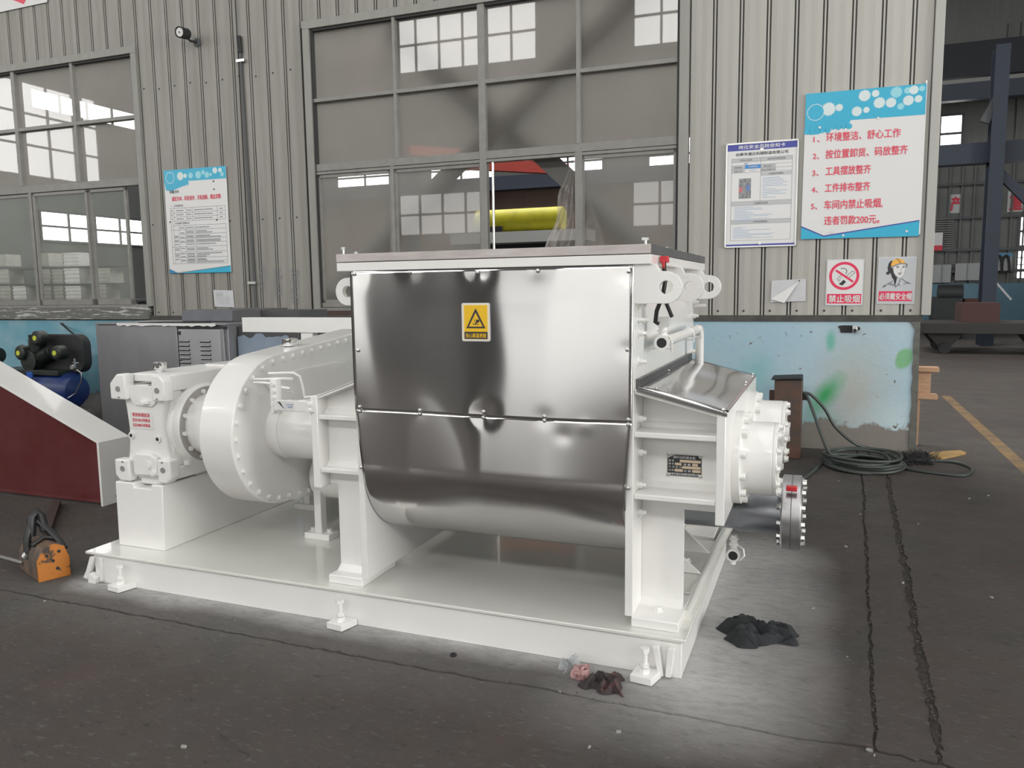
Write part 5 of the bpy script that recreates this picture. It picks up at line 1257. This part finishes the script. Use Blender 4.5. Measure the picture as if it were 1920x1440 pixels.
MB().lathe((-9.95, CY-.06, .77), (1, 0, 0), [(0, .05), (.01, .11), (.08, .12), (.10, .095), (.38, .095), (.39, .04)], 24).build('motor', cm, ac, smooth=True)
q = onY(140, 680, CY-.2)
MB().cyl((q.x, q.y, q.z-.06), (q.x, q.y, q.z+.05), .010, 10).cyl((q.x-.03, q.y, q.z), (q.x+.06, q.y, q.z), .006, 8).cyl((q.x-.01, q.y-.02, q.z-.05), (q.x-.01, q.y-.035, q.z-.05), .028, 16).build('gauge_fitting', chrome, ac, smooth=True)
MB().tube([(q.x+.02, q.y, q.z-.08), (q.x+.10, q.y, q.z-.12), (q.x+.08, q.y, q.z-.22), (q.x-.04, q.y+.02, q.z-.36), (q.x-.15, q.y, q.z-.42)], .006, 8).build('hose', zinc, ac, smooth=True)
MB().tube([(W(62, 575)[0]+.05, WD-.03, 1.22), (-9.0, CY+.55, 1.0), (-9.16, CY+.3, .9), (-9.2, CY+.1, .8)], .012, 8).build('power_cable', black, label='black cable slanting down the blue plinth to the compressor', cat='cable')
# dark heap of tarpaulin below the compressor's end
tm = MB(); n = 22; rr = random.Random(12)
for j in range(n+1):
    for i in range(n+1):
        a, b_ = i/n, j/n; hgt = .34*sin(pi*a)**.7*sin(pi*b_)**.6*(1+.35*sin(7*a+3*b_)+.2*sin(15*b_+6*a)+.1*rr.random())
        tm.v.append((-8.45+1.15*a, 6.05+.75*b_, max(.002, hgt)))
tm.f += [(j*(n+1)+i, j*(n+1)+i+1, (j+1)*(n+1)+i+1, (j+1)*(n+1)+i) for j in range(n) for i in range(n)]
tm.build('tarpaulin', pbr('dark_tarpaulin', (.03, .028, .026), .6), smooth=True, label='crumpled dark tarpaulin heaped between compressor and grey cabinet', cat='tarpaulin')

# wedge shaped guard with a dark red inside
WX1, WYf = -4.745, 4.03
zr = onY(185, 830, WYf).z; dzx = (onY(0, 720, WYf).z-zr)/(onY(0, 720, WYf).x-onY(185, 830, WYf).x)
wg = thing('belt_guard_cover', 'white wedge shaped guard standing open with its dark red inside showing', 'guard', (-6.0, 4.15, 0))
redin = pbr('dark_red_primer', (.095, .016, .016), .22, col2=(.135, .04, .045), nscale=1.2, lo=.4, hi=.75)
XL = -7.6; t_ = .02
def zt_(x): return zr+dzx*(x-WX1)
MB().prism([(WX1, zr), (WX1, 0.0), (WX1-t_, 0.0), (WX1-t_, zr-.005), (XL, zt_(XL)-t_), (XL, zt_(XL))], 'y', WYf, WYf+.27).build('rim', white, wg, bevel=.002)
MB().prism([(WX1-t_, .03), (WX1-t_, zr), (XL, zt_(XL)-.01), (XL, .03)], 'y', WYf+.02, WYf+.026).build('back_plate', redin, wg)
MB().box(XL, WX1-t_, WYf+.01, WYf+.03, .02, .032).build('bottom_edge', redin, wg)
MB().cyl((WX1+.0005, WYf+.12, .05), (WX1+.002, WYf+.12, .05), .008, 10).build('bolt_hole', blackm, wg)
# dark steel flat bar on the floor
MB().bar((-4.53, 3.42, .02), (-5.1, 3.95, .02), .05, .04).build('steel_bar', pbr('rusty_bar', (.045, .03, .026), .6), label='short dark steel bar lying on the floor behind the lifting magnet', cat='bar')
# lifting magnet
rust = pbr('rusty_brown_paint', (.16, .10, .065), .6, col2=(.06, .05, .045), nscale=9, lo=.4, hi=.6)
orng = pbr('chipped_orange_paint', (.50, .17, .018), .5, col2=(.05, .035, .028), nscale=11, lo=.56, hi=.60)
lm = thing('lifting_magnet', 'worn orange and rust lifting magnet with a dark shackle on the floor', 'magnet', (-3.95, 3.0, 0))
p0, p1 = onZ(72, 1092), onZ(132, 1077); e = (p1-p0); e.z = 0; wl_ = e.length; e.normalize(); nrm = Vector((-e.y, e.x, 0)); bk = (onZ(42, 1060)-p0); L2 = .30
def LP(a, z, d): return p0+e*(a*wl_)+Vector((0, 0, z))+nrm*d
prf = [(0, 0), (1, 0), (1, .10), (.86, .165), (.55, .185), (.22, .17), (0, .11)]
mbx = MB(); mbx.add([LP(a, z, 0.004) for a, z in prf]+[LP(a, z, L2) for a, z in prf], [tuple(range(6, -1, -1)), tuple(range(7, 14))]+[(i, (i+1) % 7, (i+1) % 7+7, i+7) for i in range(7)]); mbx.build('body', rust, lm, bevel=.006)
mbx = MB(); mbx.add([LP(a, z*1.02, -.010) for a, z in prf]+[LP(a, z*1.02, 0.004) for a, z in prf], [tuple(range(6, -1, -1)), tuple(range(7, 14))]+[(i, (i+1) % 7, (i+1) % 7+7, i+7) for i in range(7)])
ep_ = mbx.build('end_face', orng, lm, bevel=.002)
for a, z in ((.3, .135), (.68, .145), (.48, .10), (.60, .055)): c = LP(a, z, -.0105); MB().cyl(c, c-nrm*.001, .009, 10).build('hole', blackm, ep_)
c0 = LP(.28, .15, .22); c1 = LP(.80, .17, .06); top__ = LP(.48, .30, .20)
MB().tube([LP(.05, .11, .17), LP(.10, .19, .19), LP(.28, .26, .21), LP(.50, .275, .21), LP(.72, .23, .17), LP(.92, .17, .10), LP(.98, .13, .06)], .020, 10).build('shackle', black, lm, smooth=True)
MB().tube([LP(.25, .20, .2), LP(.35, .30, .21), LP(.50, .325, .22), LP(.62, .30, .21), LP(.66, .22, .18)], .024, 10).build('shackle_ring', black, lm, smooth=True)
MB().tube([LP(.10, .17, .12), LP(.5, .20, .13), LP(.9, .18, .12)], .012, 8).build('crossbar', black, lm, smooth=True)
MB().cyl(LP(-.02, .10, .17), LP(.06, .12, .16), .024, 14).build('pivot', zinc, lm, smooth=True)
lv = onZ(0, 1042, .04); MB().cyl(LP(0.0, .05, .24), (lv.x-.2, lv.y, .05), .010, 10).build('lever', zinc, lm, smooth=True)

# rusty junction pillar at the plinth and its cable
jb = thing('rusty_cable_pillar', 'rusty brown square steel pillar standing at the blue plinth with a cable', 'pillar', (-.27, 7.30, 0))
rbx = pbr('rusty_pillar_steel', (.075, .055, .045), .65, col2=(.13, .06, .04), nscale=6, lo=.45, hi=.65)
x0, x1 = onY(1450, 800, 7.2).x, onY(1502, 800, 7.2).x
MB().box(x0, x1, 7.2, 7.5, 0.0, .69).build('body', rbx, jb, bevel=.006)
MB().prism([(x0-.03, .69), (x1+.0, .705), (x1-.01, .715), (x0-.02, .70)], 'y', 7.18, 7.5).build('bent_cap', blackm, jb)
cu_ = MB(); cu_.box(x1, x1+.04, 7.35, 7.37, .50, .57).box(x0-.05, x0, 7.35, 7.37, .45, .58); cu_.build('fixing_tab', rbx, jb)
cable = pbr('green_grey_cable', (.045, .055, .05), .5)
cbl = thing('power_cable_coil', 'coiled dark green-grey cable lying at the foot of the blue plinth', 'cable', (.34, 7.1, 0))
rr = random.Random(9)
def G(x, y, z=0.012): p = onZ(x, y); return (p.x, p.y, z)
for k_ in range(7):
    cx_, cy_ = .33+rr.uniform(-.03, .03), 7.12+rr.uniform(-.06, .06); ra, rb_ = .28+.05*rr.random()-.02*(k_ % 3), .36-.04*(k_ % 4)
    pts = [(cx_+ra*cos(a)*(1+.06*sin(2*a+k_)), cy_+rb_*sin(a)*(1+.05*cos(3*a+k_)), .014+.011*k_+.008*sin(a*2+k_)) for a in [i*2*pi/40 for i in range(40)]]
    MB().tube(pts, .0125, 8, closed=True).build('cable_loop', cable, cbl, smooth=True)
def drop(pts, nm='cable_run'): MB().tube(pts, .013, 8).build(nm, cable, cbl, smooth=True)
def cat(pts, n=8):
    P_ = [Vector(p) for p in pts]; out = []
    for i in range(len(P_)-1):
        a, b_, c, d = P_[max(i-1, 0)], P_[i], P_[i+1], P_[min(i+2, len(P_)-1)]
        for k_ in range(n):
            t = k_/n; out.append(.5*((2*b_)+(-a+c)*t+(2*a-5*b_+4*c-d)*t*t+(-a+3*b_-3*c+d)*t**3))
    return out+[P_[-1]]
pw = lambda x, y, Y=7.3: tuple(onY(x, y, Y))
drop(cat([pw(1503, 740), pw(1512, 742, 7.28), pw(1524, 770, 7.22), pw(1538, 810, 7.15), pw(1556, 850, 7.1), (.18, 7.15, .05), (.4, 7.4, .05)]))
drop(cat([pw(1503, 737), pw(1520, 740, 7.3), pw(1545, 765, 7.35), pw(1566, 800, 7.4), pw(1600, 830, 7.42), (.42, 7.5, .07), (.6, 7.3, .05)]))
drop(cat([G(1690, 880), G(1730, 887), G(1790, 894), G(1812, 893), G(1823, 884), G(1810, 875), G(1780, 868), G(1720, 866), G(1690, 870)]))
drop(cat([G(1545, 868), G(1520, 890), G(1500, 905), G(1470, 925)]))
# broom head like dark debris, wood splinter, wooden batten
MB().prism([(x, y) for x, y in [onZ(a, b_)[:2] for a, b_ in ((1740, 853), (1765, 850), (1800, 848), (1811, 852), (1790, 857), (1765, 862), (1745, 858))]], 'z', .0, .02).build('wood_splinter', pbr('split_wood', (.42, .27, .10), .7, noise=.4, nscale=12, stretch=(1, 8, 1)), label='yellow split wood piece on the floor beyond the cable coil', cat='wood')
br = MB(); rr = random.Random(2)
for i in range(260):
    p = onZ(1690+60*rr.random(), 853+20*rr.random()); a = rr.random()*6.28; l = .03+.05*rr.random()
    br.bar((p.x, p.y, .003), (p.x+l*cos(a), p.y+l*sin(a), .01+.05*rr.random()), .004, .004)
br.build('bristle_heap', blackm, kind='stuff', label='heap of black bristles and dirt at the wall corner by the coil', cat='debris')
wd_ = pbr('pale_wood', (.55, .33, .20), .6, noise=.25, nscale=8, stretch=(1, 1, 6))
pa = thing('wooden_pallet_side', 'pale wooden frame end leaning just behind the blue plinth corner', 'pallet', (1.05, 8.2, 0))
pt = lambda x, y: onY(x, y, 8.2)
xa, xb = pt(1715, 720).x, pt(1745, 720).x; za, zb2 = pt(1740, 748).z, pt(1745, 688).z
MB().box(xa, xb, 8.2, 8.23, za+.04, zb2-.04).build('board', wd_, pa, bevel=.003)
for z in (zb2-.045, za): MB().box(xa, xb+.06, 8.16, 8.28, z, z+.045).build('batten', wd_, pa, bevel=.004)
MB().box(xa, xa+.05, 8.18, 8.26, 0, za+.05).build('leg', wd_, pa)
# rags and gloves
def crumple(name, label, cat_, c, rx, ry, h, m, seed, n=34, fold=1.):
    rr = random.Random(seed); ph = [rr.uniform(0, 6.28) for _ in range(12)]; mb = MB()
    for j in range(n+1):
        for i in range(n+1):
            a, b_ = 2*i/n-1, 2*j/n-1
            ang = atan2(b_, a); edge = .78+.14*sin(3*ang+ph[0])+.10*sin(5*ang+ph[1])+.05*sin(9*ang+ph[6])
            # map square to disc
            r = max(abs(a), abs(b_)); x = cos(ang)*r*edge; y = sin(ang)*r*edge
            z = (1-r**4)*(.45+.30*sin(13*x+4*sin(6*y)+ph[9])+.2*sin(5*x+ph[2]+2*y)+.28*abs(sin(7*y+ph[3]+4*x))+.22*abs(sin(11*x-6*y+ph[4]))+.15*abs(sin(17*y+9*x+ph[5]))*fold)
            mb.v.append((c[0]+x*rx+.012*sin(9*y+ph[7]), c[1]+y*ry+.012*sin(8*x+ph[8]), max(.002, h*z)))
    mb.f += [(j*(n+1)+i, j*(n+1)+i+1, (j+1)*(n+1)+i+1, (j+1)*(n+1)+i) for j in range(n) for i in range(n)]
    return mb.build(name, m, smooth=True, label=label, cat=cat_)
ragm = pbr('charcoal_cloth', (.022, .024, .027), .85, noise=.3, nscale=30)
crumple('black_rag', 'crumpled charcoal cloth rag on the floor right of the skid', 'rag', (-.235, 3.42), .205, .16, .050, ragm, 21, 70, 1.6)
crumple('work_glove', 'crumpled dark brown work glove on the floor before the skid corner', 'glove', (-.735, 2.765), .095, .085, .038, pbr('brown_glove', (.035, .028, .028), .8, col2=(.10, .045, .045), nscale=16, lo=.55, hi=.62), 33, 26)
crumple('pink_cloth', 'small pink cloth scrap beside the brown glove', 'cloth', (-.835, 2.80), .038, .042, .045, pbr('pink_cloth', (.45, .27, .26), .7), 5, 16)
pg = pbr('clear_film', (.55, .58, .60), .15, alpha=.35)
crumple('clear_film_scrap', 'crumpled clear plastic film scrap touching the skid front', 'plastic', (-.885, 2.845), .055, .045, .05, pg, 44, 18)
# crumbled edge grit in the two long joints
gm = pbr('joint_grit', (.10, .09, .08), .9, noise=.4, nscale=60); gr = MB(); rr = random.Random(55)
for L_, k_, w_ in ((j3, 420, .013), (j2, 160, .006), (crossL, 200, .006), (crossR, 160, .012)):
    for i in range(k_):
        a = rr.randrange(0, min(len(L_), 199)-1); x, y = L_[a]; x2_, y2_ = L_[a+1]; t = rr.random(); x += (x2_-x)*t; y += (y2_-y)*t
        if not (-3.9 < x < 1.2 and y < 6.6): continue
        s_ = rr.uniform(.0015, .0042); th_ = rr.random()*3; x += rr.gauss(0, w_)*(L_ is j3 or L_ is j2); y += rr.gauss(0, w_)*(L_ is crossL or L_ is crossR)
        gr.bar((x, y, .0005), (x+s_*2*cos(th_), y+s_*2*sin(th_), s_*.7), s_, s_*.8)
gr.build('joint_grit', gm, kind='stuff', label='crumbs of concrete lying along the open floor joints', cat='debris')
# small nuts and chips lying about
chipm = pbr('pale_chip', (.35, .34, .32), .7)
rr = random.Random(77); ch = MB()
for i in range(90):
    x, y = rr.uniform(-3.6, 2.5), rr.uniform(1.0, 6.5)
    if -3.6 < x < -.44 and 2.85 < y < 4.5: continue
    s_ = rr.uniform(.003, .008); a = rr.random()*3
    ch.bar((x, y, s_/2), (x+s_*2.2*cos(a), y+s_*2.2*sin(a), s_/2), s_, s_)
ch.build('floor_chips', chipm, kind='stuff', label='scattered pale chips and crumbs on the concrete floor', cat='debris')
p = onZ(1630, 1409); MB().cyl((p.x, p.y, 0), (p.x, p.y, .006), .011, 20).build('metal_disc', zinc, label='small round metal disc lying on the floor joint at lower right', cat='disc')
p = onZ(850, 1230); MB().ring((p.x, p.y, .0), (0, 0, 1), .014, .007, .010, 6).build('hex_nut', blackm, label='small black hex nut on the floor before the skid', cat='nut')

# ================================================================== BEHIND THE WINDOWS
# cross brace of angle steel just behind the glass
DB = 7.93
def wpt(x, y, D=DB): u_, z_ = W(x, y, D); return Vector((u_, D, z_))
brm = pbr('brace_paint', (.10, .098, .09), .55)
def extend(a, b_, t0, t1): return a+(b_-a)*t0, a+(b_-a)*t1
br1 = extend(wpt(1165, 0), wpt(700, 470), -.25, 1.35); br2 = extend(wpt(815, 105), wpt(1200, 460), -.2, 1.35)
cbz = thing('cross_brace', 'crossed dark steel braces just behind the big centre window', 'brace', tuple(wpt(928, 225)), wall=True)
for a, b_, off in ((*br1, 0), (*br2, -.02)):
    o_ = Vector((0, off, 0)); MB().bar(a+o_, b_+o_, .20, .012, up=(0, 1, 0)).bar(a+o_+Vector((0, .05, 0)), b_+o_+Vector((0, .05, 0)), .12, .012, up=(0, 1, 0)).build('brace_bar', brm, cbz)
MB().tube([wpt(1030, -8), wpt(1070, 18), wpt(1110, 32), wpt(1150, 26), wpt(1190, 5), wpt(1230, -14)], .008, 8).build('hanging_cable', blackm, wall=True, label='thin cable sagging behind the top of the centre window', cat='cable')
# plastic sheet hanging in the open sash
pf = bpy.data.materials.new('hanging_plastic'); pf.use_nodes = True
b_ = pf.node_tree.nodes['Principled BSDF']; b_.inputs['Base Color'].default_value = (.62, .58, .55, 1); b_.inputs['Roughness'].default_value = .12; b_.inputs['Alpha'].default_value = .42
def plastic(name, label, top, bot_l, bot_r, D, seed, n=26):
    rr = random.Random(seed); mb = MB(); t0 = W(*top, D)
    for j in range(n+1):
        t = j/n; y = top[1]+(bot_l[1]-top[1])*t; xl = top[0]-3+(bot_l[0]-top[0]+3)*t+5*sin(t*11+seed)*sin(pi*t); xr = top[0]+3+(bot_r[0]-top[0]-3)*t
        for i in range(n+1):
            q = i/n; u_, z_ = W(xl+(xr-xl)*q, y, D); mb.v.append((u_, D+.045*t**.5*sin(q*15+2*sin(4*t)+seed)+.015*sin(q*41+9*t), z_))
    mb.f += [(j*(n+1)+i, j*(n+1)+i+1, (j+1)*(n+1)+i+1, (j+1)*(n+1)+i) for j in range(n) for i in range(n)]
    return mb.build(name, pf, wall=True, smooth=True, label=label, cat='plastic sheet')
plastic('plastic_sheet', 'torn clear plastic sheet hanging in the open centre window sash', (1074, 298), (1018, 478), (1078, 478), 7.83, 1)
plastic('plastic_sheet', 'fainter clear plastic sheet hanging behind the right lower window pane', (1098, 355), (1096, 478), (1140, 478), 7.85, 4)
# paper bundles on the sill behind the left window
pb = pbr('bundle_paper', (.60, .60, .54), .8, noise=.2, nscale=9); pbl = pbr('bundle_paper_pale', (.90, .90, .88), .7, noise=.15, nscale=9)
def bundle(x0, x1, y0, y1, m_, k_, label):
    a, z1_ = W(x0, y0, 7.98); b2, z0_ = W(x1, y1, 7.98); rr = random.Random(k_); mb = MB(); n = 6
    mb.box(a+.006, b2-.006, 7.93, 8.15, z0_+.004, z1_-.004)
    o = mb.build('paper_bundle', m_, wall=True, label=label, cat='paper bundle', group='paper bundles stacked behind the left window')
    for i in range(4):
        z = z0_+(z1_-z0_)*(.12+.25*i); MB().box(a-.002+.01*rr.random(), b2+.002-.01*rr.random(), 7.922, 7.932, z, z+(z1_-z0_)*.10).build('paper_fold', m_, o)
for args in ((1, 20, 477, 500, pb, 1, 'grey paper bundle topmost in the leftmost stack behind the left window'), (1, 25, 505, 532, pb, 2, 'grey paper bundle in the middle of the leftmost stack'), (2, 28, 536, 562, pb, 3, 'grey paper bundle at the bottom of the leftmost stack'), (30, 57, 536, 562, pbl, 4, 'pale torn paper bundle alone at the bottom beside the leftmost stack'),
             (70, 99, 475, 500, pb, 5, 'grey paper bundle topmost in the second stack of the left window'), (72, 102, 505, 532, pb, 6, 'grey paper bundle in the middle of the second stack'), (75, 104, 536, 562, pb, 7, 'grey paper bundle at the bottom of the second stack'),
             (103, 125, 505, 532, pb, 8, 'grey paper bundle wedged in the middle row left of the white ones'), (106, 126, 536, 562, pb, 9, 'grey paper bundle in the bottom row left of the white ones'),
             (124, 155, 474, 500, pbl, 10, 'bright white paper bundle topmost of the white stack'), (126, 157, 503, 532, pbl, 11, 'bright white crumpled paper bundle in the middle of the white stack'), (128, 160, 536, 562, pbl, 12, 'bright white paper bundle at the bottom of the white stack'),
             (182, 214, 503, 531, pb, 13, 'grey paper bundle on top of the stack by the window opening'), (179, 207, 533, 562, pb, 14, 'grey paper bundle at the bottom of the stack by the window opening')):
    bundle(*args)
uu0 = W(-60, 560, 7.98)[0]; uu1 = W(270, 560, 7.98)[0]; zsh = W(80, 563, 7.98)[1]
sh = thing('storage_rack', 'grey steel rack carrying the paper bundles behind the left window', 'rack', ((uu0+uu1)/2, 8.0, 0), wall=True)
MB().box(uu0, uu1, 7.90, 8.3, zsh-.03, zsh).build('shelf', beamgrey, sh)
for zz in (W(80, 534.5, 7.98)[1], W(80, 502.5, 7.98)[1]): MB().box(uu0, W(222, 540, 7.98)[0], 7.93, 8.2, zz-.010, zz+.010).build('shelf', beamgrey, sh)
for uu in (uu0+.05, uu1-.05): MB().box(uu-.03, uu+.03, 7.95, 8.25, 0, zsh-.03).build('leg', beamgrey, sh)
# yellow roll on a white beam rack
yr = thing('yellow_roll', 'long bright yellow roll seen through the open centre window', 'roll', (-4.9, 12., 2.4))
MB().lathe((-5.30, 12., 2.60), (1, 0, 0), [(0, .12), (0, .185), (1.45, .185), (1.45, .12)], 32).build('roll_body', pbr('yellow_roll_paint', (.55, .50, .02), .5, noise=.35, nscale=3), yr, smooth=True)
rk = thing('beam_rack', 'white beam rack carrying the yellow roll', 'rack', (-4.9, 12., 0))
MB().box(-5.7, -3.4, 11.75, 12.25, 2.24, 2.412).build('beam', pbr('beam_white', (.5, .5, .49), .5), rk)
for x in (-5.6, -3.5): MB().box(x-.1, x+.1, 11.8, 12.2, 0, 2.24).build('leg', beamgrey, rk)
MB().box(-5.7, -3.4, 12.22, 12.24, .8, 2.24).build('back_panel', blackm, rk)
MB().box(-5.30, -4.80, 11.755, 11.81, 2.413, 2.50).build('dark_block', blackm, label='dark lump lying on the beam rack before the yellow roll', cat='block', org=(-5.15, 11.85, 2.412))
# brown partition, dark beam and red crane girders further in
MB().box(-12, 1.0, 17.0, 17.15, 0, 3.72).build('partition', hallwall_d, kind='structure')
MB().box(-13, 1.6, 16.7, 17.0, 3.72, 4.02).build('beam_1', beamdark, kind='structure')
cr = thing('overhead_crane', 'dark red overhead crane girders up in the next bay', 'crane', (-7, 14.5, 5.0))
MB().bar((-6.4, 12.6, 3.72), (-5.0, 15.8, 3.92), .16, .2).build('girder', redsteel, cr)
MB().bar((-8.4, 15.4, 4.2), (-3.6, 15.4, 4.22), .2, .22).build('girder', redsteel, cr)
MB().bar((-6.9, 12.6, 3.95), (-5.6, 15.5, 4.15), .14, .16).build('girder', pbr('faded_red', (.38, .12, .10), .5), cr)

# ================================================================== FAR HALL AT THE RIGHT
def fx(x, y, Y): return onY(x, y, Y)
c0, c1 = fx(1849, 400, 22.), fx(1876, 400, 22.)
MB().box(c0.x, c1.x, 21.9, 21.94, 0, 7.0).box(c0.x+.18, c0.x+.22, 21.94, 22.4, 0, 7.0).box(c0.x, c1.x, 22.4, 22.44, 0, 7.0).build('column_1', beamdark, kind='structure')
MB().bar(fx(1868, 318, 22.1), fx(1945, 395, 22.1), .14, .2).build('beam_2', beamdark, kind='structure')
MB().bar(fx(1885, 160, 22.1), fx(1845, 230, 22.1), .14, .2).build('beam_3', beamgrey, kind='structure')
zc_ = fx(1800, 305, 22.5).z
MB().box(-2, 18, 22.3, 22.7, fx(1800, 310, 22.5).z, fx(1800, 272, 22.5).z).build('beam_4', beamdark, kind='structure')
MB().box(-2, 18, 26.2, 26.6, fx(1800, 148, 26.4).z, fx(1800, 84, 26.4).z).build('beam_5', pbr('black_beam', (.012, .014, .018), .7), kind='structure')
MB().box(-2, 18, 26.1, 26.2, fx(1800, 158, 26.2).z, fx(1800, 150, 26.2).z).build('beam_6', pbr('grey_edge', (.2, .2, .2), .6), kind='structure')
MB().box(-2, 18, 26.0, 26.3, fx(1800, 190, 26.2).z, fx(1800, 159, 26.2).z).build('beam_7', beamdark, kind='structure')
FW = 27.66
for yy in (345, 408, 468, 508):
    z = fx(1800, yy, FW).z; MB().box(2.2, 9, FW-.08, FW, z-.05, z+.03).build('girt', beamgrey, None, kind='structure', org=(5, FW, z))
z0, z1 = fx(1800, 570, FW).z, fx(1800, 532, FW).z
MB().box(1, 12, FW-.06, FW+.0, 0, z1).build('wall_far_plinth', pbr('far_blue_plinth', (.10, .20, .27), .6), kind='structure')
for i in range(30):
    x = 2.4+i*.33; MB().box(x, x+.05, FW-.03, FW+.03, z1, 5.3 if not 4.4 < x < 6.8 else 9.).build('seam', hallwall, bpy.data.objects['wall_far'])
def farboard(name, label, x0, y0, x1, y1, m, cat='sign', Y=FW-.12, text=None, tm=None):
    a, b_ = fx(x0, y1, Y), fx(x1, y0, Y)
    o = MB().box(a.x, b_.x, Y, Y+.02, a.z, b_.z).build(name, m, label=label, cat=cat)
    if text: lettering(text, tm, o, (a.x+.06, Y-.01, a.z+.07), (b_.x-a.x-.12, 0, 0), (0, 0, b_.z-a.z-.14), (0, -1, 0), .004, .04)
    return o
sgm = pbr('far_sign_white', (.45, .46, .47), .5); sgr = pbr('far_sign_red', (.55, .03, .06), .5)
farboard('character_board', 'white board with one red character left of the far blue column', 1778, 364, 1804, 400, sgm, text='产', tm=sgr, Y=27.676)
farboard('character_board', 'white board with one red character right of the far blue column', 1888, 357, 1922, 398, sgm, text='重', tm=sgr, Y=27.676)
a, b_ = fx(1910, 462, FW-.1), fx(1990, 402, FW-.1)
bright_window(a.x, b_.x, a.z, b_.z, 27.66, 2, 2, m=glow_far)
a, b_ = fx(1906, 522, FW-.1), fx(1990, 468, FW-.1)
bright_window(a.x, b_.x, a.z, b_.z, 27.66, 4, 4, bw=.03, m=glow_far)
for i, (args) in enumerate((('notice_board', 'pale double notice board low on the far wall at the partition corner', 1748, 496, 1784, 530), ('notice_board', 'pale double notice board left of the far blue column', 1790, 493, 1838, 526), ('notice_board', 'tall notice board with a blue top right of the far blue column', 1862, 476, 1898, 508))):
    o = farboard(*args, pbr('far_notice_%d' % i, (.30, .31, .32), .5), 'board')
    if i == 2: a, b_ = fx(1862, 482, FW-.13), fx(1898, 474, FW-.13); MB().box(a.x, b_.x, FW-.15, FW-.13, a.z, b_.z).build('header', pbr('far_blue', (.05, .2, .35), .5), o)
    else:
        a, b_ = fx(args[2], args[5], FW-.13), fx(args[4], args[3], FW-.13); xm = (a.x+b_.x)/2; MB().box(xm-.01, xm+.01, FW-.15, FW-.12, a.z, b_.z).build('divider', inkg, o)
rp = farboard('red_white_poster', 'small white poster with a red foot at the partition corner far away', 1748, 436, 1768, 470, pbr('far_poster_white', (.6, .6, .6), .5), 'poster')
a, b_ = fx(1748, 470, FW-.13), fx(1767, 460, FW-.13); MB().box(a.x, b_.x, FW-.14, FW-.12, a.z, b_.z).build('red_foot', sgr, rp)
sh2 = thing('roller_shutter', 'grey slatted shutter on the far wall above the notice boards', 'shutter', (2.9, FW-.1, fx(1770, 468, FW).z))
for i in range(14):
    ya = 409+i*4.2; a, b_ = fx(1753, ya+3.4, FW-.08), fx(1789, ya, FW-.08); MB().box(a.x, b_.x, FW-.10, FW-.07, a.z, b_.z).build('slat', pbr('shutter_slat', (.13, .135, .13), .5) if 'shutter_slat' not in MATS else MATS['shutter_slat'], sh2)
# flat cart with a rusty box, dark machines behind
ctm = pbr('dark_cart', (.035, .032, .03), .7); YCt = 19.2
ct = thing('flat_cart', 'long low dark steel cart standing in the far hall', 'cart', (4.2, 20., 0))
za, zb3 = fx(1800, 626, YCt).z, fx(1800, 606, YCt).z
MB().box(2.0, 6.5, YCt, YCt+1.8, za, zb3).build('platform', ctm, ct, bevel=.01)
for x in (2.45, 4.35, 5.9):
    for yy in (YCt+.2, YCt+1.5): MB().prism([(x-.35, za), (x+.35, za), (x+.1, .12), (x-.1, .12)], 'y', yy, yy+.1).build('bracket', ctm, ct); MB().cyl((x, yy-.05, .12), (x, yy+.15, .12), .12, 20).build('wheel', blackm, ct, smooth=True)
rb_ = MB().box(fx(1800, 580, 19.8).x, fx(1872, 580, 19.8).x, 19.6, 20.5, zb3, zb3+.42).build('rusty_bin', pbr('brown_bin', (.07, .03, .025), .7), label='brown rusty steel bin standing on the far cart', cat='bin')
mc = pbr('far_dark_machine', (.02, .022, .024), .6)
m1_ = thing('dark_press', 'dark machine with a rounded head left of the far blue column', 'machine', (3.1, 25, 0))
MB().box(2.75, 3.5, 24.6, 25.2, 0, 1.15).build('bed', mc, m1_, bevel=.03); MB().cyl((2.9, 24.8, 1.25), (3.5, 24.8, 1.25), .24, 20).build('head', mc, m1_, smooth=True); MB().box(3.55, 3.95, 24.7, 25.0, .55, .85).build('pale_box', sgm, m1_); MB().box(3.55, 4.0, 24.72, 25.1, .85, 1.1).build('box', pbr('far_brown_box', (.08, .03, .02), .7), m1_); MB().box(3.5, 4.0, 24.75, 25.15, 0, .55).build('base', mc, m1_)
m2_ = thing('guillotine_machine', 'dark machine with a slanted bright edge right of the far blue column', 'machine', (5.6, 24, 0))
MB().prism([(5.2, 0), (7.2, 0), (7.2, .9), (6.0, .85), (5.5, 1.25), (5.1, 1.0)], 'y', 24., 24.8).build('body', mc, m2_); MB().bar(fx(1866, 528, 23.9), fx(1896, 562, 23.9), .03, .05).build('bright_edge', sgm, m2_); MB().box(6.6, 8.2, 24, 24.7, .5, 1.9).build('cabinet', mc, m2_)
for xx in (1872, 1886):
    pass
MB().box(-8.45, -8.25, 15.3, 15.5, 0, 4.1).build('runway_post', beamdark, cr)
tb_ = thing('hanging_hoses', 'two dark looped hoses hanging before the far notice board', 'hose', (5.0, 27.5, 2.2))
for xa_ in (1866, 1880):
    MB().tube(cat([fx(xa_-2, 512, 27.5), fx(xa_, 490, 27.5), fx(xa_+5, 480, 27.5), fx(xa_+11, 484, 27.5), fx(xa_+13, 512, 27.5)]), .035, 8).build('hose_loop', blackm, tb_, smooth=True)
MB().tube([(2, 26.5, fx(1770, 190, 26.5).z), (6, 26.5, fx(1850, 183, 26.5).z+.1)], .02, 6).build('orange_conductor_rail', pbr('orange_rail', (.4, .12, .05), .5), label='thin orange conductor rail high on the far hall wall', cat='rail')
